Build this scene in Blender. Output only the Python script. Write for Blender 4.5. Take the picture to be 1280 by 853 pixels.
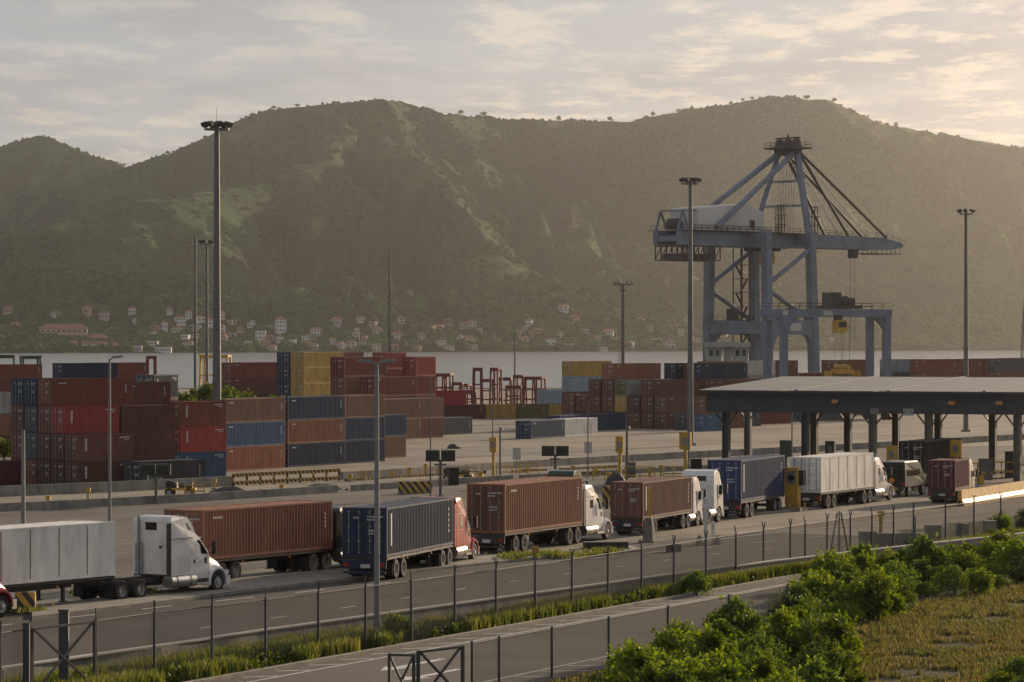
import bpy, math, random
import numpy as np
from mathutils import Vector, Matrix, Quaternion
random.seed(7); RNG = np.random.default_rng(11)
sc = bpy.context.scene
for o in list(bpy.data.objects): bpy.data.objects.remove(o)
rad = math.radians

# ---------------------------------------------------------------- camera, sky, sun, exposure
CAM_H = 12.5; FPX = 4300.0; YH = 426.5            # focal length in pixels of the 1280 px wide photograph
cam_d = bpy.data.cameras.new('camera'); cam = bpy.data.objects.new('camera', cam_d)
sc.collection.objects.link(cam)
cam.location = (0, 0, CAM_H); cam.rotation_euler = (rad(90), 0, 0)
cam_d.sensor_width = 36.0; cam_d.lens = 36.0 * FPX / 1280.0
cam_d.clip_start = 1.0; cam_d.clip_end = 60000
sc.camera = cam
SUN_AZ, SUN_EL = 33.0, 13.5                       # degrees right of the view axis, above the horizon
W = bpy.data.worlds.new('World'); sc.world = W; W.use_nodes = True
nt = W.node_tree; nt.nodes.clear()
def wn(t, **k):
    n = nt.nodes.new(t)
    for a, b in k.items(): setattr(n, a, b)
    return n
def wl(a, b): nt.links.new(a, b)
sky = wn('ShaderNodeTexSky', sky_type='NISHITA'); sky.sun_disc = False
sky.sun_elevation = rad(SUN_EL); sky.sun_rotation = rad(SUN_AZ)
sky.air_density = 1.0; sky.dust_density = 1.0; sky.ozone_density = 1.0
geo = wn('ShaderNodeTexCoord'); sep = wn('ShaderNodeSeparateXYZ'); wl(geo.outputs['Generated'], sep.inputs[0])
def wmath(op, a, b=None, clamp=False):
    n = wn('ShaderNodeMath', operation=op); n.use_clamp = clamp
    for i, v in enumerate((a, b)):
        if v is None: continue
        if isinstance(v, (int, float)): n.inputs[i].default_value = v
        else: wl(v, n.inputs[i])
    return n.outputs[0]
zc = wmath('MAXIMUM', wmath('ADD', sep.outputs[2], 0.012), 0.012)
comb = wn('ShaderNodeCombineXYZ')
wl(wmath('DIVIDE', sep.outputs[0], zc), comb.inputs[0]); wl(wmath('DIVIDE', sep.outputs[1], zc), comb.inputs[1])
def wnoise(scale, detail, rough, lo, hi, offs=(0, 0, 0), stretch=(1, 1, 1)):
    m = wn('ShaderNodeMapping'); m.inputs['Location'].default_value = offs; m.inputs['Scale'].default_value = stretch
    wl(comb.outputs[0], m.inputs[0])
    n = wn('ShaderNodeTexNoise'); n.inputs['Scale'].default_value = scale; n.inputs['Detail'].default_value = detail
    n.inputs['Roughness'].default_value = rough; wl(m.outputs[0], n.inputs['Vector'])
    r = wn('ShaderNodeMapRange'); r.inputs[1].default_value = lo; r.inputs[2].default_value = hi
    r.interpolation_type = 'SMOOTHSTEP'; wl(n.outputs['Fac'], r.inputs[0])
    return r.outputs[0]
big = wnoise(0.30, 3, 0.5, 0.36, 0.60, offs=(3.4, 1.2, 0))            # where the cloud fields are
small = wnoise(3.4, 10, 0.66, 0.46, 0.62, offs=(0.7, 0.2, 0), stretch=(1.0, 0.42, 1))
veil = wnoise(0.9, 5, 0.55, 0.38, 0.66, offs=(9.1, 4.0, 0), stretch=(1, .4, 1))
cl_mask = wmath('MULTIPLY', wmath('MULTIPLY', wmath('ADD', wmath('MULTIPLY', big, 0.8), 0.3), small), 0.62, True)
def wmix(fac, a, b, bt='MIX'):
    n = wn('ShaderNodeMix', data_type='RGBA', blend_type=bt)
    if isinstance(fac, (int, float)): n.inputs[0].default_value = fac
    else: wl(fac, n.inputs[0])
    for i, v in ((6, a), (7, b)):
        if isinstance(v, tuple): n.inputs[i].default_value = (*v, 1)
        else: wl(v, n.inputs[i])
    return n.outputs[2]
# a thin high overcast veil over the clear sky, then lit cloud tufts
SKYGAIN = 1.0
skyc = wmix(1.0, sky.outputs[0], (1.0, 0.93, 0.93), 'MULTIPLY')
base = wmix(0.76, skyc, (3.0, 3.35, 3.95))
base = wmix(wmath('MULTIPLY', veil, 0.5), base, (3.1, 3.05, 3.1))
lit = wmix(0.70, skyc, (7.2, 6.0, 4.95))
col = wmix(cl_mask, base, lit)
bg = wn('ShaderNodeBackground'); bg.inputs[1].default_value = 0.10; wl(col, bg.inputs[0])
wout = wn('ShaderNodeOutputWorld'); wl(bg.outputs[0], wout.inputs[0])
sun_d = bpy.data.lights.new('sun', 'SUN'); sun = bpy.data.objects.new('sun', sun_d); sc.collection.objects.link(sun)
SUNV = Vector((math.sin(rad(SUN_AZ)) * math.cos(rad(SUN_EL)), math.cos(rad(SUN_AZ)) * math.cos(rad(SUN_EL)), math.sin(rad(SUN_EL))))
sun.rotation_euler = (-SUNV).to_track_quat('-Z', 'Y').to_euler()
sun.location = (200, 300, 200)
sun_d.energy = 5.0; sun_d.angle = rad(1.6); sun_d.color = (1.0, 0.77, 0.53)
sc.view_settings.view_transform = 'Standard'; sc.view_settings.look = 'None'
sc.view_settings.exposure = 0.15; sc.view_settings.gamma = 1.0; sc.view_settings.use_curve_mapping = False
sc.render.engine = 'CYCLES'
cy = sc.cycles; cy.use_denoising = True; cy.max_bounces = 6; cy.volume_bounces = 0; cy.transparent_max_bounces = 12
cy.diffuse_bounces = 3; cy.glossy_bounces = 3; cy.sample_clamp_indirect = 6
try: cy.denoising_prefilter = 'ACCURATE'
except Exception: pass

# ---------------------------------------------------------------- helpers
COL = sc.collection
A0 = 25.0; C25, S25 = math.cos(rad(A0)), math.sin(rad(A0))
def qof(X, Y): return Y * S25 - X * C25            # distance across the roads (grows towards the yard)
YARD_Z = -1.5
def gz(X, Y):
    t = min(1.0, max(0.0, (qof(X, Y) - 98.0) / 62.0)); t = t * t * (3 - 2 * t)
    return YARD_Z * t
def ray(px, py): return ((px - 640.0) / FPX, (py - YH) / FPX)
def at_z(px, py, z):                               # the point of height z on the sight line of a pixel
    u, v = ray(px, py); Y = (CAM_H - z) / v
    return Vector((u * Y, Y, z))
def ground(px, py):
    z = 0.0
    for _ in range(30):
        p = at_z(px, py, z); z = 0.5 * z + 0.5 * gz(p.x, p.y)
    p.z = gz(p.x, p.y); return p
def at_d(px, py, Y):
    u, v = ray(px, py); return Vector((u * Y, Y, CAM_H - v * Y))

class MB:
    def __init__(s): s.v = []; s.f = []
    def add(s, vs, fs):
        o = len(s.v); s.v += [tuple(p) for p in vs]; s.f += [tuple(i + o for i in f) for f in fs]; return s
    def box(s, x0, x1, y0, y1, z0, z1):
        return s.add([(x0,y0,z0),(x1,y0,z0),(x1,y1,z0),(x0,y1,z0),(x0,y0,z1),(x1,y0,z1),(x1,y1,z1),(x0,y1,z1)],
                     [(0,3,2,1),(4,5,6,7),(0,1,5,4),(1,2,6,5),(2,3,7,6),(3,0,4,7)])
    def cbox(s, c, d): return s.box(c[0]-d[0]/2, c[0]+d[0]/2, c[1]-d[1]/2, c[1]+d[1]/2, c[2]-d[2]/2, c[2]+d[2]/2)
    def bar(s, a, b, w, h=None, up=(0, 0, 1)):       # rectangular bar between two points
        a, b = Vector(a), Vector(b); h = h or w; d = (b - a).normalized(); u = Vector(up)
        if abs(d.dot(u)) > 0.98: u = Vector((1, 0, 0))
        r = d.cross(u).normalized(); u = r.cross(d).normalized(); r *= w / 2; u *= h / 2
        vs = [a - r - u, a + r - u, a + r + u, a - r + u, b - r - u, b + r - u, b + r + u, b - r + u]
        return s.add(vs, [(0,1,2,3),(7,6,5,4),(0,4,5,1),(1,5,6,2),(2,6,7,3),(3,7,4,0)])
    def tube(s, a, b, r0, r1=None, n=8, cap=True):
        a, b = Vector(a), Vector(b); r1 = r0 if r1 is None else r1; d = (b - a).normalized()
        u = Vector((0, 0, 1)) if abs(d.z) < 0.9 else Vector((1, 0, 0))
        x = d.cross(u).normalized(); y = d.cross(x)
        vs = []
        for P, R in ((a, r0), (b, r1)):
            for i in range(n):
                t = 2 * math.pi * i / n; vs.append(P + x * (R * math.cos(t)) + y * (R * math.sin(t)))
        fs = [(i, (i + 1) % n, n + (i + 1) % n, n + i) for i in range(n)]
        if cap: fs += [tuple(range(n - 1, -1, -1)), tuple(range(n, 2 * n))]
        return s.add(vs, fs)
    def lathe_y(s, prof, c=(0, 0, 0), n=20):         # profile of (radius, y) turned about the y axis
        vs = []; m = len(prof)
        for i in range(n):
            t = 2 * math.pi * i / n
            for r, y in prof: vs.append((c[0] + r * math.cos(t), c[1] + y, c[2] + r * math.sin(t)))
        fs = [(i*m+j, i*m+j+1, ((i+1)%n)*m+j+1, ((i+1)%n)*m+j) for i in range(n) for j in range(m-1)]
        return s.add(vs, fs)
    def prof(s, pts):                                # closed side profile: (x, z, half width) -> solid symmetric about y=0
        n = len(pts); vs = [(x, -w, z) for x, z, w in pts] + [(x, w, z) for x, z, w in pts]
        fs = [tuple(range(n)), tuple(range(2*n-1, n-1, -1))] + [(i, n+i, n+(i+1)%n, (i+1)%n) for i in range(n)]
        return s.add(vs, fs)
    def prism(s, pts, z0, z1):                       # plan polygon (x, y), extruded in z
        n = len(pts); vs = [(x, y, z0) for x, y in pts] + [(x, y, z1) for x, y in pts]
        return s.add(vs, [tuple(range(n-1, -1, -1)), tuple(range(n, 2*n))] + [(i, (i+1)%n, n+(i+1)%n, n+i) for i in range(n)])
    def mesh(s, name='mesh'):
        me = bpy.data.meshes.new(name); me.from_pydata(s.v, [], s.f); me.update(); return me
    def obj(s, name, mat, parent=None, smooth=False, **tags):
        me = s.mesh(name)
        if mat: me.materials.append(mat)
        if smooth: shade(me)
        return link(name, me, parent, **tags)
def shade(me, ang=40):
    me.polygons.foreach_set('use_smooth', [True] * len(me.polygons))
    try: me.set_sharp_from_angle(angle=rad(ang))
    except Exception: pass
def link(name, data, parent=None, label=None, category=None, group=None, kind=None, loc=None, rz=None):
    o = bpy.data.objects.new(name, data); COL.objects.link(o)
    if parent is not None: o.parent = parent
    tag(o, label, category, group, kind)
    if loc is not None: o.location = loc
    if rz is not None: o.rotation_euler = (0, 0, rz)
    return o
def tag(o, label=None, category=None, group=None, kind=None):
    for k, v in (('label', label), ('category', category), ('group', group), ('kind', kind)):
        if v: o[k] = v
    return o
def thing(name, label, cat, loc=(0, 0, 0), rz=0.0, group=None):
    return link(name, None, None, label, cat, group, None, loc, rz)
def dup(root, loc=None, rz=None, label=None, parent=None, group=None):
    r = root.copy(); COL.objects.link(r)
    if parent is not None: r.parent = parent
    if loc is not None: r.location = loc
    if rz is not None: r.rotation_euler = (0, 0, rz)
    if label: r['label'] = label
    if group: r['group'] = group
    for ch in root.children: dup(ch, parent=r)
    return r
def yaw(a): return rad(90.0 - a)                     # heading a (degrees right of +Y) -> z rotation of a thing whose length is local x

# ---------------------------------------------------------------- materials
MATS = {}
def material(name, color, rough=0.6, metal=0.0, var=0.15, scale=3.0, dirt=None, dirt_amt=0.0, dirt_scale=1.2, bump=0.0, bump_scale=20.0,
             stretch=(1, 1, 1), rand=0.0, coords='Object', spec=0.5):
    if name in MATS: return MATS[name]
    m = bpy.data.materials.new(name); m.use_nodes = True; t = m.node_tree; b = t.nodes['Principled BSDF']
    b.inputs['Roughness'].default_value = rough; b.inputs['Metallic'].default_value = metal
    b.inputs['Specular IOR Level'].default_value = spec
    def N(k, **kw):
        n = t.nodes.new(k)
        for a_, b_ in kw.items(): setattr(n, a_, b_)
        return n
    tc = N('ShaderNodeTexCoord'); mp = N('ShaderNodeMapping'); mp.inputs['Scale'].default_value = stretch
    t.links.new(tc.outputs[coords], mp.inputs[0])
    oi = N('ShaderNodeObjectInfo')
    add = N('ShaderNodeVectorMath', operation='MULTIPLY_ADD'); add.inputs[1].default_value = (1, 1, 1)
    cx = N('ShaderNodeCombineXYZ'); sm = N('ShaderNodeMath', operation='MULTIPLY'); sm.inputs[1].default_value = 37.0 if coords == 'Object' else 0.0
    t.links.new(oi.outputs['Random'], sm.inputs[0]); t.links.new(sm.outputs[0], cx.inputs[0]); t.links.new(sm.outputs[0], cx.inputs[1])
    t.links.new(mp.outputs[0], add.inputs[0]); t.links.new(cx.outputs[0], add.inputs[2])
    vec = add.outputs[0]
    n1 = N('ShaderNodeTexNoise'); n1.inputs['Scale'].default_value = scale; n1.inputs['Detail'].default_value = 6; n1.inputs['Roughness'].default_value = .6
    t.links.new(vec, n1.inputs['Vector'])
    mr = N('ShaderNodeMapRange'); mr.inputs[1].default_value = 0.25; mr.inputs[2].default_value = 0.75
    mr.inputs[3].default_value = 1 - var; mr.inputs[4].default_value = 1 + var; t.links.new(n1.outputs['Fac'], mr.inputs[0])
    hsv = N('ShaderNodeHueSaturation'); hsv.inputs['Color'].default_value = (*color, 1)
    val = mr.outputs[0]
    if rand:
        rr = N('ShaderNodeMapRange'); rr.inputs[3].default_value = 1 - rand; rr.inputs[4].default_value = 1 + rand
        t.links.new(oi.outputs['Random'], rr.inputs[0]); mu = N('ShaderNodeMath', operation='MULTIPLY')
        t.links.new(val, mu.inputs[0]); t.links.new(rr.outputs[0], mu.inputs[1]); val = mu.outputs[0]
    t.links.new(val, hsv.inputs['Value']); colout = hsv.outputs[0]
    if dirt:
        n2 = N('ShaderNodeTexNoise'); n2.inputs['Scale'].default_value = dirt_scale; n2.inputs['Detail'].default_value = 8; n2.inputs['Roughness'].default_value = .68
        t.links.new(vec, n2.inputs['Vector'])
        m2 = N('ShaderNodeMapRange'); m2.inputs[1].default_value = 0.48; m2.inputs[2].default_value = 0.72; m2.inputs[4].default_value = dirt_amt
        t.links.new(n2.outputs['Fac'], m2.inputs[0])
        mx = N('ShaderNodeMix', data_type='RGBA'); t.links.new(m2.outputs[0], mx.inputs[0]); t.links.new(colout, mx.inputs[6]); mx.inputs[7].default_value = (*dirt, 1)
        colout = mx.outputs[2]
    t.links.new(colout, b.inputs['Base Color'])
    if bump:
        n3 = N('ShaderNodeTexNoise'); n3.inputs['Scale'].default_value = bump_scale; n3.inputs['Detail'].default_value = 4; t.links.new(vec, n3.inputs['Vector'])
        bp = N('ShaderNodeBump'); bp.inputs['Strength'].default_value = bump; bp.inputs['Distance'].default_value = 0.05
        t.links.new(n3.outputs['Fac'], bp.inputs['Height']); t.links.new(bp.outputs[0], b.inputs['Normal'])
    MATS[name] = m; return m
def leaf_material(name, c1, c2, transl=0.4, rand=0.2):
    if name in MATS: return MATS[name]
    m = bpy.data.materials.new(name); m.use_nodes = True; t = m.node_tree; t.nodes.clear()
    N = lambda k: t.nodes.new(k)
    g = N('ShaderNodeNewGeometry'); oi = N('ShaderNodeObjectInfo'); n = N('ShaderNodeTexNoise'); n.inputs['Scale'].default_value = 0.9; n.inputs['Detail'].default_value = 4
    t.links.new(g.outputs['Position'], n.inputs['Vector'])
    mr = N('ShaderNodeMapRange'); mr.inputs[1].default_value = .35; mr.inputs[2].default_value = .65; t.links.new(n.outputs['Fac'], mr.inputs[0])
    mx = N('ShaderNodeMix'); mx.data_type = 'RGBA'; mx.inputs[6].default_value = (*c1, 1); mx.inputs[7].default_value = (*c2, 1); t.links.new(mr.outputs[0], mx.inputs[0])
    wnz = N('ShaderNodeTexWhiteNoise'); wnz.noise_dimensions = '1D'; t.links.new(g.outputs['Random Per Island'], wnz.inputs['W'])
    r1 = N('ShaderNodeMapRange'); r1.inputs[3].default_value = 0.6; r1.inputs[4].default_value = 1.4; t.links.new(g.outputs['Random Per Island'], r1.inputs[0])
    r2 = N('ShaderNodeMapRange'); r2.inputs[3].default_value = 1 - rand; r2.inputs[4].default_value = 1 + rand; t.links.new(oi.outputs['Random'], r2.inputs[0])
    mu = N('ShaderNodeMath'); mu.operation = 'MULTIPLY'; t.links.new(r1.outputs[0], mu.inputs[0]); t.links.new(r2.outputs[0], mu.inputs[1])
    h = N('ShaderNodeHueSaturation'); t.links.new(mx.outputs[2], h.inputs['Color']); t.links.new(mu.outputs[0], h.inputs['Value'])
    d = N('ShaderNodeBsdfDiffuse'); tr = N('ShaderNodeBsdfTranslucent'); t.links.new(h.outputs[0], d.inputs[0])
    h2 = N('ShaderNodeHueSaturation'); h2.inputs['Hue'].default_value = 0.485; h2.inputs['Saturation'].default_value = 1.15; h2.inputs['Value'].default_value = 1.5
    t.links.new(h.outputs[0], h2.inputs['Color']); t.links.new(h2.outputs[0], tr.inputs[0])
    ms = N('ShaderNodeMixShader'); ms.inputs[0].default_value = transl; t.links.new(d.outputs[0], ms.inputs[1]); t.links.new(tr.outputs[0], ms.inputs[2])
    gl = N('ShaderNodeBsdfGlossy'); gl.inputs['Roughness'].default_value = 0.45; ms2 = N('ShaderNodeMixShader'); ms2.inputs[0].default_value = 0.03
    t.links.new(ms.outputs[0], ms2.inputs[1]); t.links.new(gl.outputs[0], ms2.inputs[2])
    o = N('ShaderNodeOutputMaterial'); t.links.new(ms2.outputs[0], o.inputs[0]); MATS[name] = m; return m

M_asphalt = material('asphalt', (0.058, 0.053, 0.048), 0.78, var=0.22, scale=0.35, dirt=(0.10, 0.09, 0.075), dirt_amt=0.5, dirt_scale=0.12, bump=0.25, bump_scale=6, coords='Generated' if False else 'Object')
M_concrete = material('concrete', (0.24, 0.215, 0.18), 0.85, var=0.2, scale=0.8, dirt=(0.09, 0.08, 0.065), dirt_amt=0.75, dirt_scale=1.1, bump=0.3, bump_scale=9)
M_white = material('white_paint', (0.62, 0.60, 0.56), 0.6, var=0.25, scale=2.0, dirt=(0.10, 0.09, 0.08), dirt_amt=0.6, dirt_scale=3.0)
M_yellow = material('yellow_paint', (0.50, 0.29, 0.03), 0.55, var=0.2, scale=2.0, dirt=(0.12, 0.07, 0.03), dirt_amt=0.6, dirt_scale=2.5)
M_black = material('black_paint', (0.016, 0.015, 0.014), 0.5, var=0.3)
M_rubber = material('rubber', (0.016, 0.015, 0.015), 0.85, var=0.3, dirt=(0.07, 0.06, 0.05), dirt_amt=0.5, dirt_scale=3)
M_frame = material('frame_steel', (0.028, 0.026, 0.025), 0.6, var=0.4, scale=5, dirt=(0.07, 0.045, 0.03), dirt_amt=0.6)
M_galv = material('galvanised', (0.22, 0.22, 0.215), 0.5, 0.5, var=0.2, scale=4, dirt=(0.12, 0.09, 0.06), dirt_amt=0.4)
M_alu = material('aluminium', (0.55, 0.54, 0.52), 0.32, 0.9, var=0.15, scale=5, dirt=(0.2, 0.18, 0.15), dirt_amt=0.4)
M_glass = material('dark_glass', (0.012, 0.016, 0.018), 0.08, var=0.1)
M_post = material('fence_post', (0.06, 0.06, 0.057), 0.75, 0.0, var=0.25, scale=3)
M_red = material('tail_lens', (0.35, 0.015, 0.01), 0.25, var=0.1)
M_amber = material('amber_lens', (0.6, 0.2, 0.01), 0.3, var=0.1)
# ---------------------------------------------------------------- terrain across the bay
def vnoise(x, y, seed=0):
    xi = np.floor(x); yi = np.floor(y); fx = x - xi; fy = y - yi
    fx = fx*fx*fx*(fx*(fx*6-15)+10); fy = fy*fy*fy*(fy*(fy*6-15)+10)
    def h(a, b):
        v = np.sin(a * 127.1 + b * 311.7 + seed * 74.7) * 43758.5453
        return v - np.floor(v)
    return (h(xi, yi)*(1-fx) + h(xi+1, yi)*fx)*(1-fy) + (h(xi, yi+1)*(1-fx) + h(xi+1, yi+1)*fx)*fy
def fbm(x, y, oct=5, seed=0, ridged=False):
    s = 0; a = 0.5; tot = 0
    for i in range(oct):
        n = vnoise(x, y, seed + i)
        if ridged: n = 1 - np.abs(2*n - 1)
        s = s + a*n; tot += a; a *= 0.5; x = x*2.03 + 17.3; y = y*2.03 - 9.1
    return s / tot
WATER_Z = -3.0
def shore(X): return 4330 + 0.86 * (X + 650)
RIDGES = [   # crest points (photo column, photo row, metres away), reach of the flank in metres
    ([(-90,205,7900),(-30,186,7900),(0,182,7850),(20,178,7800),(48,167,7800),(75,178,7750),(110,191,7650),(140,206,7600),(170,220,7550),(230,250,7500)], 1500),
    ([(165,214,7300),(200,196,7250),(250,176,7150),(300,151,7050),(335,136,6950),(400,131,6850),(440,127,6750),(475,123,6650),(505,131,6750),(560,142,6900),(640,148,7100),(700,149,7250),(750,150,7300),(790,152,7350),(830,141,7300),(880,133,7250),(930,126,7200),(985,121,7200),(1030,124,7250),(1060,136,7300),(1100,153,7350),(1150,163,7400),(1210,172,7450),(1280,184,7500),(1380,196,7500)], 1550),
    ([(475,124,6650),(445,150,6420),(415,178,6200),(370,200,6000),(300,228,5800),(210,248,5600),(120,268,5450),(40,282,5350),(-60,300,5250)], 880),
    ([(480,126,6640),(515,165,6350),(545,215,6050),(570,262,5800),(600,310,5600),(640,352,5350),(665,385,5150)], 620),
    ([(440,130,6700),(420,200,6150),(400,262,5750),(372,308,5450),(345,352,5150)], 560),
    ([(700,150,7250),(730,200,6900),(780,232,6700),(850,258,6500),(930,300,6300),(1000,345,6150),(1060,385,5950)], 760),
    ([(985,122,7200),(1050,190,6950),(1120,250,6750),(1180,310,6500),(1230,350,6300)], 700),
    ([(1150,164,7400),(1230,240,7050),(1300,300,6750)], 700),
    ([(425,352,4960),(455,368,4900),(400,372,4860)], 330),
    ([(60,330,5000),(150,345,4950),(240,350,4900),(20,345,4900)], 420),
    ([(560,385,5050),(640,372,5200),(700,388,5200),(760,400,5250)], 300),
]
GX0, GX1, GY0, GY1, GS = -1560.0, 1720.0, 4080.0, 8280.0, 10.0
gx = np.arange(GX0, GX1 + 1, GS); gy = np.arange(GY0, GY1 + 1, GS)
TX, TY = np.meshgrid(gx, gy)
wx = TX + 110*(fbm(TX/420, TY/420, 3, 5) - .5)*2; wy = TY + 110*(fbm(TX/420, TY/420, 3, 9) - .5)*2
best = None; near = np.full(TX.shape, 1e9)
wx2 = wx + 70*(fbm(TX/170, TY/170, 3, 15) - .5); wy2 = wy + 70*(fbm(TX/170, TY/170, 3, 19) - .5)
for rk, (pts, reach) in enumerate(RIDGES):
    if rk == 2: wx, wy = wx2, wy2
    P = [at_d(*p) for p in pts]
    hh = np.full(TX.shape, -1e9); dm = np.full(TX.shape, 1e9)
    for a, b in zip(P[:-1], P[1:]):
        dx, dy = b.x - a.x, b.y - a.y; L2 = dx*dx + dy*dy
        t = np.clip(((TX - a.x)*dx + (TY - a.y)*dy)/L2, 0, 1)
        d0 = np.hypot(TX - (a.x + t*dx), TY - (a.y + t*dy))
        t2 = np.clip(((wx - a.x)*dx + (wy - a.y)*dy)/L2, 0, 1)
        d1 = np.hypot(wx - (a.x + t2*dx), wy - (a.y + t2*dy))
        k = np.clip(d0/150, 0, 1) if rk < 2 else np.clip(.75 + d0/400, 0, 1); d = d0*(1-k) + d1*k              # crests stay put, flanks wander
        H = a.z + t*(b.z - a.z)
        dm = np.minimum(dm, d0)
        hh = np.maximum(hh, H*np.clip(1 - d/reach, 0, 1)**1.08)
    near = np.where(hh >= (-1 if best is None else best), dm, near)
    best = hh if best is None else np.where(np.abs(best-hh) < 24, np.maximum(best, hh) + (24-np.abs(best-hh))**2/96, np.maximum(best, hh))
inland = np.clip((TY - shore(TX))/260.0, 0, 1)
best = np.maximum(best, 0)
gul = fbm(TX/260, TY/330, 4, 21, True); gul2 = fbm(TX/90, TY/110, 4, 31, True)
bumps = fbm(TX/45, TY/45, 3, 41)
amp = np.clip(best/200, 0, 1)*np.clip((near-20)/170, 0, 1)
TH = best - (1-gul)**1.1*270*amp - (1-gul2)*95*amp + (bumps-.5)*16*np.clip(best/60, 0, 1)*np.clip(near/80,0.6,1)
TH = np.maximum(TH, best*.25)
TH = WATER_Z + 1.5 + (TH + (8*inland + 14*np.clip((TY-shore(TX))/700, 0, 1))*np.clip(1-best/150,0,1)) * (inland**0.8)
TH = np.where(TY < shore(TX), WATER_Z - 6*np.clip((shore(TX)-TY)/60, 0, 1), TH)
def theight(X, Y):
    fx = (X - GX0)/GS; fy = (Y - GY0)/GS; i = int(np.clip(fx, 0, len(gx)-2)); j = int(np.clip(fy, 0, len(gy)-2)); fx -= i; fy -= j
    return float((TH[j,i]*(1-fx)+TH[j,i+1]*fx)*(1-fy) + (TH[j+1,i]*(1-fx)+TH[j+1,i+1]*fx)*fy)
def on_hill(px, py):                                # first point of the far land on a sight line
    u, v = ray(px, py); Y = shore(u*4800) - 40
    while Y < 8200:
        if CAM_H - v*Y <= theight(u*Y, Y): return Vector((u*Y, Y, theight(u*Y, Y)))
        Y += 6
    return None
def crest_at(px):
    u = (px - 640)/FPX; ys = np.arange(4700, 8200, 10.0)
    e = [(theight(u*y, y) - CAM_H)/y for y in ys]; k = int(np.argmax(e)); y = ys[k]
    return Vector((u*y, y, theight(u*y, y)))
m = bpy.data.materials.new('hillside'); m.use_nodes = True; t = m.node_tree; b = t.nodes['Principled BSDF']; b.inputs['Roughness'].default_value = .95; b.inputs['Specular IOR Level'].default_value = .1
tc = t.nodes.new('ShaderNodeNewGeometry')
def tn(scale, lo, hi, det=6):
    n = t.nodes.new('ShaderNodeTexNoise'); n.inputs['Scale'].default_value = scale; n.inputs['Detail'].default_value = det; n.inputs['Roughness'].default_value = .6
    t.links.new(tc.outputs['Position'], n.inputs['Vector']); r = t.nodes.new('ShaderNodeMapRange'); r.inputs[1].default_value = lo; r.inputs[2].default_value = hi
    t.links.new(n.outputs['Fac'], r.inputs[0]); return r.outputs[0]
def tmix(f, a, b_):
    x = t.nodes.new('ShaderNodeMix'); x.data_type = 'RGBA'
    t.links.new(f, x.inputs[0])
    for i, v in ((6, a), (7, b_)):
        if isinstance(v, tuple): x.inputs[i].default_value = (*v, 1)
        else: t.links.new(v, x.inputs[i])
    return x.outputs[2]
c = tmix(tn(0.012, .42, .6), (0.020, 0.056, 0.012), (0.052, 0.108, 0.020))
c = tmix(tn(0.03, .60, .74), c, (0.105, 0.115, 0.04))
c = tmix(tn(0.0045, .5, .62), c, (0.022, 0.044, 0.014))
t.links.new(c, b.inputs['Base Color'])
hb = t.nodes.new('ShaderNodeBump'); hb.inputs['Strength'].default_value = .9; hb.inputs['Distance'].default_value = 9.0; t.links.new(tn(0.06, .3, .7, 8), hb.inputs['Height']); t.links.new(hb.outputs[0], b.inputs['Normal'])
nx, ny = len(gx), len(gy)
vv = np.stack([TX, TY, TH], -1).reshape(-1, 3)
idx = np.arange(nx*ny).reshape(ny, nx)
ff = np.stack([idx[:-1,:-1], idx[:-1,1:], idx[1:,1:], idx[1:,:-1]], -1).reshape(-1, 4)
def np_mesh(name, v, f):
    me = bpy.data.meshes.new(name); k = f.shape[1]
    me.vertices.add(len(v)); me.vertices.foreach_set('co', np.ascontiguousarray(v, dtype=np.float32).ravel())
    me.loops.add(f.size); me.loops.foreach_set('vertex_index', np.ascontiguousarray(f, dtype=np.int32).ravel())
    me.polygons.add(len(f)); me.polygons.foreach_set('loop_start', np.arange(0, f.size, k, dtype=np.int32))
    me.polygons.foreach_set('loop_total', np.full(len(f), k, dtype=np.int32)); me.update(calc_edges=True); me.validate(); return me
me = np_mesh('hills', vv, ff); me.materials.append(m); shade(me, 180)
link('hills', me, kind='structure', label='green hills rising beyond the bay')

# forest on the hills: one mass, scattered with geometry nodes
def blur(a, k):
    for ax in (0, 1):
        c_ = np.cumsum(np.pad(a, [(k+1, k) if i == ax else (0, 0) for i in (0, 1)], mode='edge'), axis=ax)
        a = (np.take(c_, range(2*k+1, c_.shape[ax]), ax) - np.take(c_, range(0, c_.shape[ax]-2*k-1), ax))/(2*k+1)
    return a
conc = np.clip((blur(TH, 7) - TH)/14, -1.2, 1.6)
dens = fbm(TX/170, TY/170, 4, 55) + .13*conc; slope_low = np.clip(1 - (TH-20)/330, 0.55, 1)
# ---------------------------------------------------------------- water
m = bpy.data.materials.new('bay_water'); m.use_nodes = True; t = m.node_tree; b = t.nodes['Principled BSDF']
b.inputs['Base Color'].default_value = (0.20, 0.19, 0.175, 1); b.inputs['Roughness'].default_value = 0.15; b.inputs['IOR'].default_value = 1.33
g = t.nodes.new('ShaderNodeNewGeometry'); n = t.nodes.new('ShaderNodeTexNoise'); n.inputs['Scale'].default_value = 0.22; n.inputs['Detail'].default_value = 6
mp = t.nodes.new('ShaderNodeMapping'); mp.inputs['Scale'].default_value = (0.6, 1.0, 1); t.links.new(g.outputs['Position'], mp.inputs[0]); t.links.new(mp.outputs[0], n.inputs['Vector'])
bp = t.nodes.new('ShaderNodeBump'); bp.inputs['Strength'].default_value = 0.7; bp.inputs['Distance'].default_value = 1.6; t.links.new(n.outputs['Fac'], bp.inputs['Height']); t.links.new(bp.outputs[0], b.inputs['Normal'])
MB().add([(-4000, 900, WATER_Z), (4000, 900, WATER_Z), (4000, 9500, WATER_Z), (-4000, 9500, WATER_Z)], [(0,1,2,3)]).obj('water', m, kind='structure', label='calm grey bay between the port and the hills')

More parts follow.
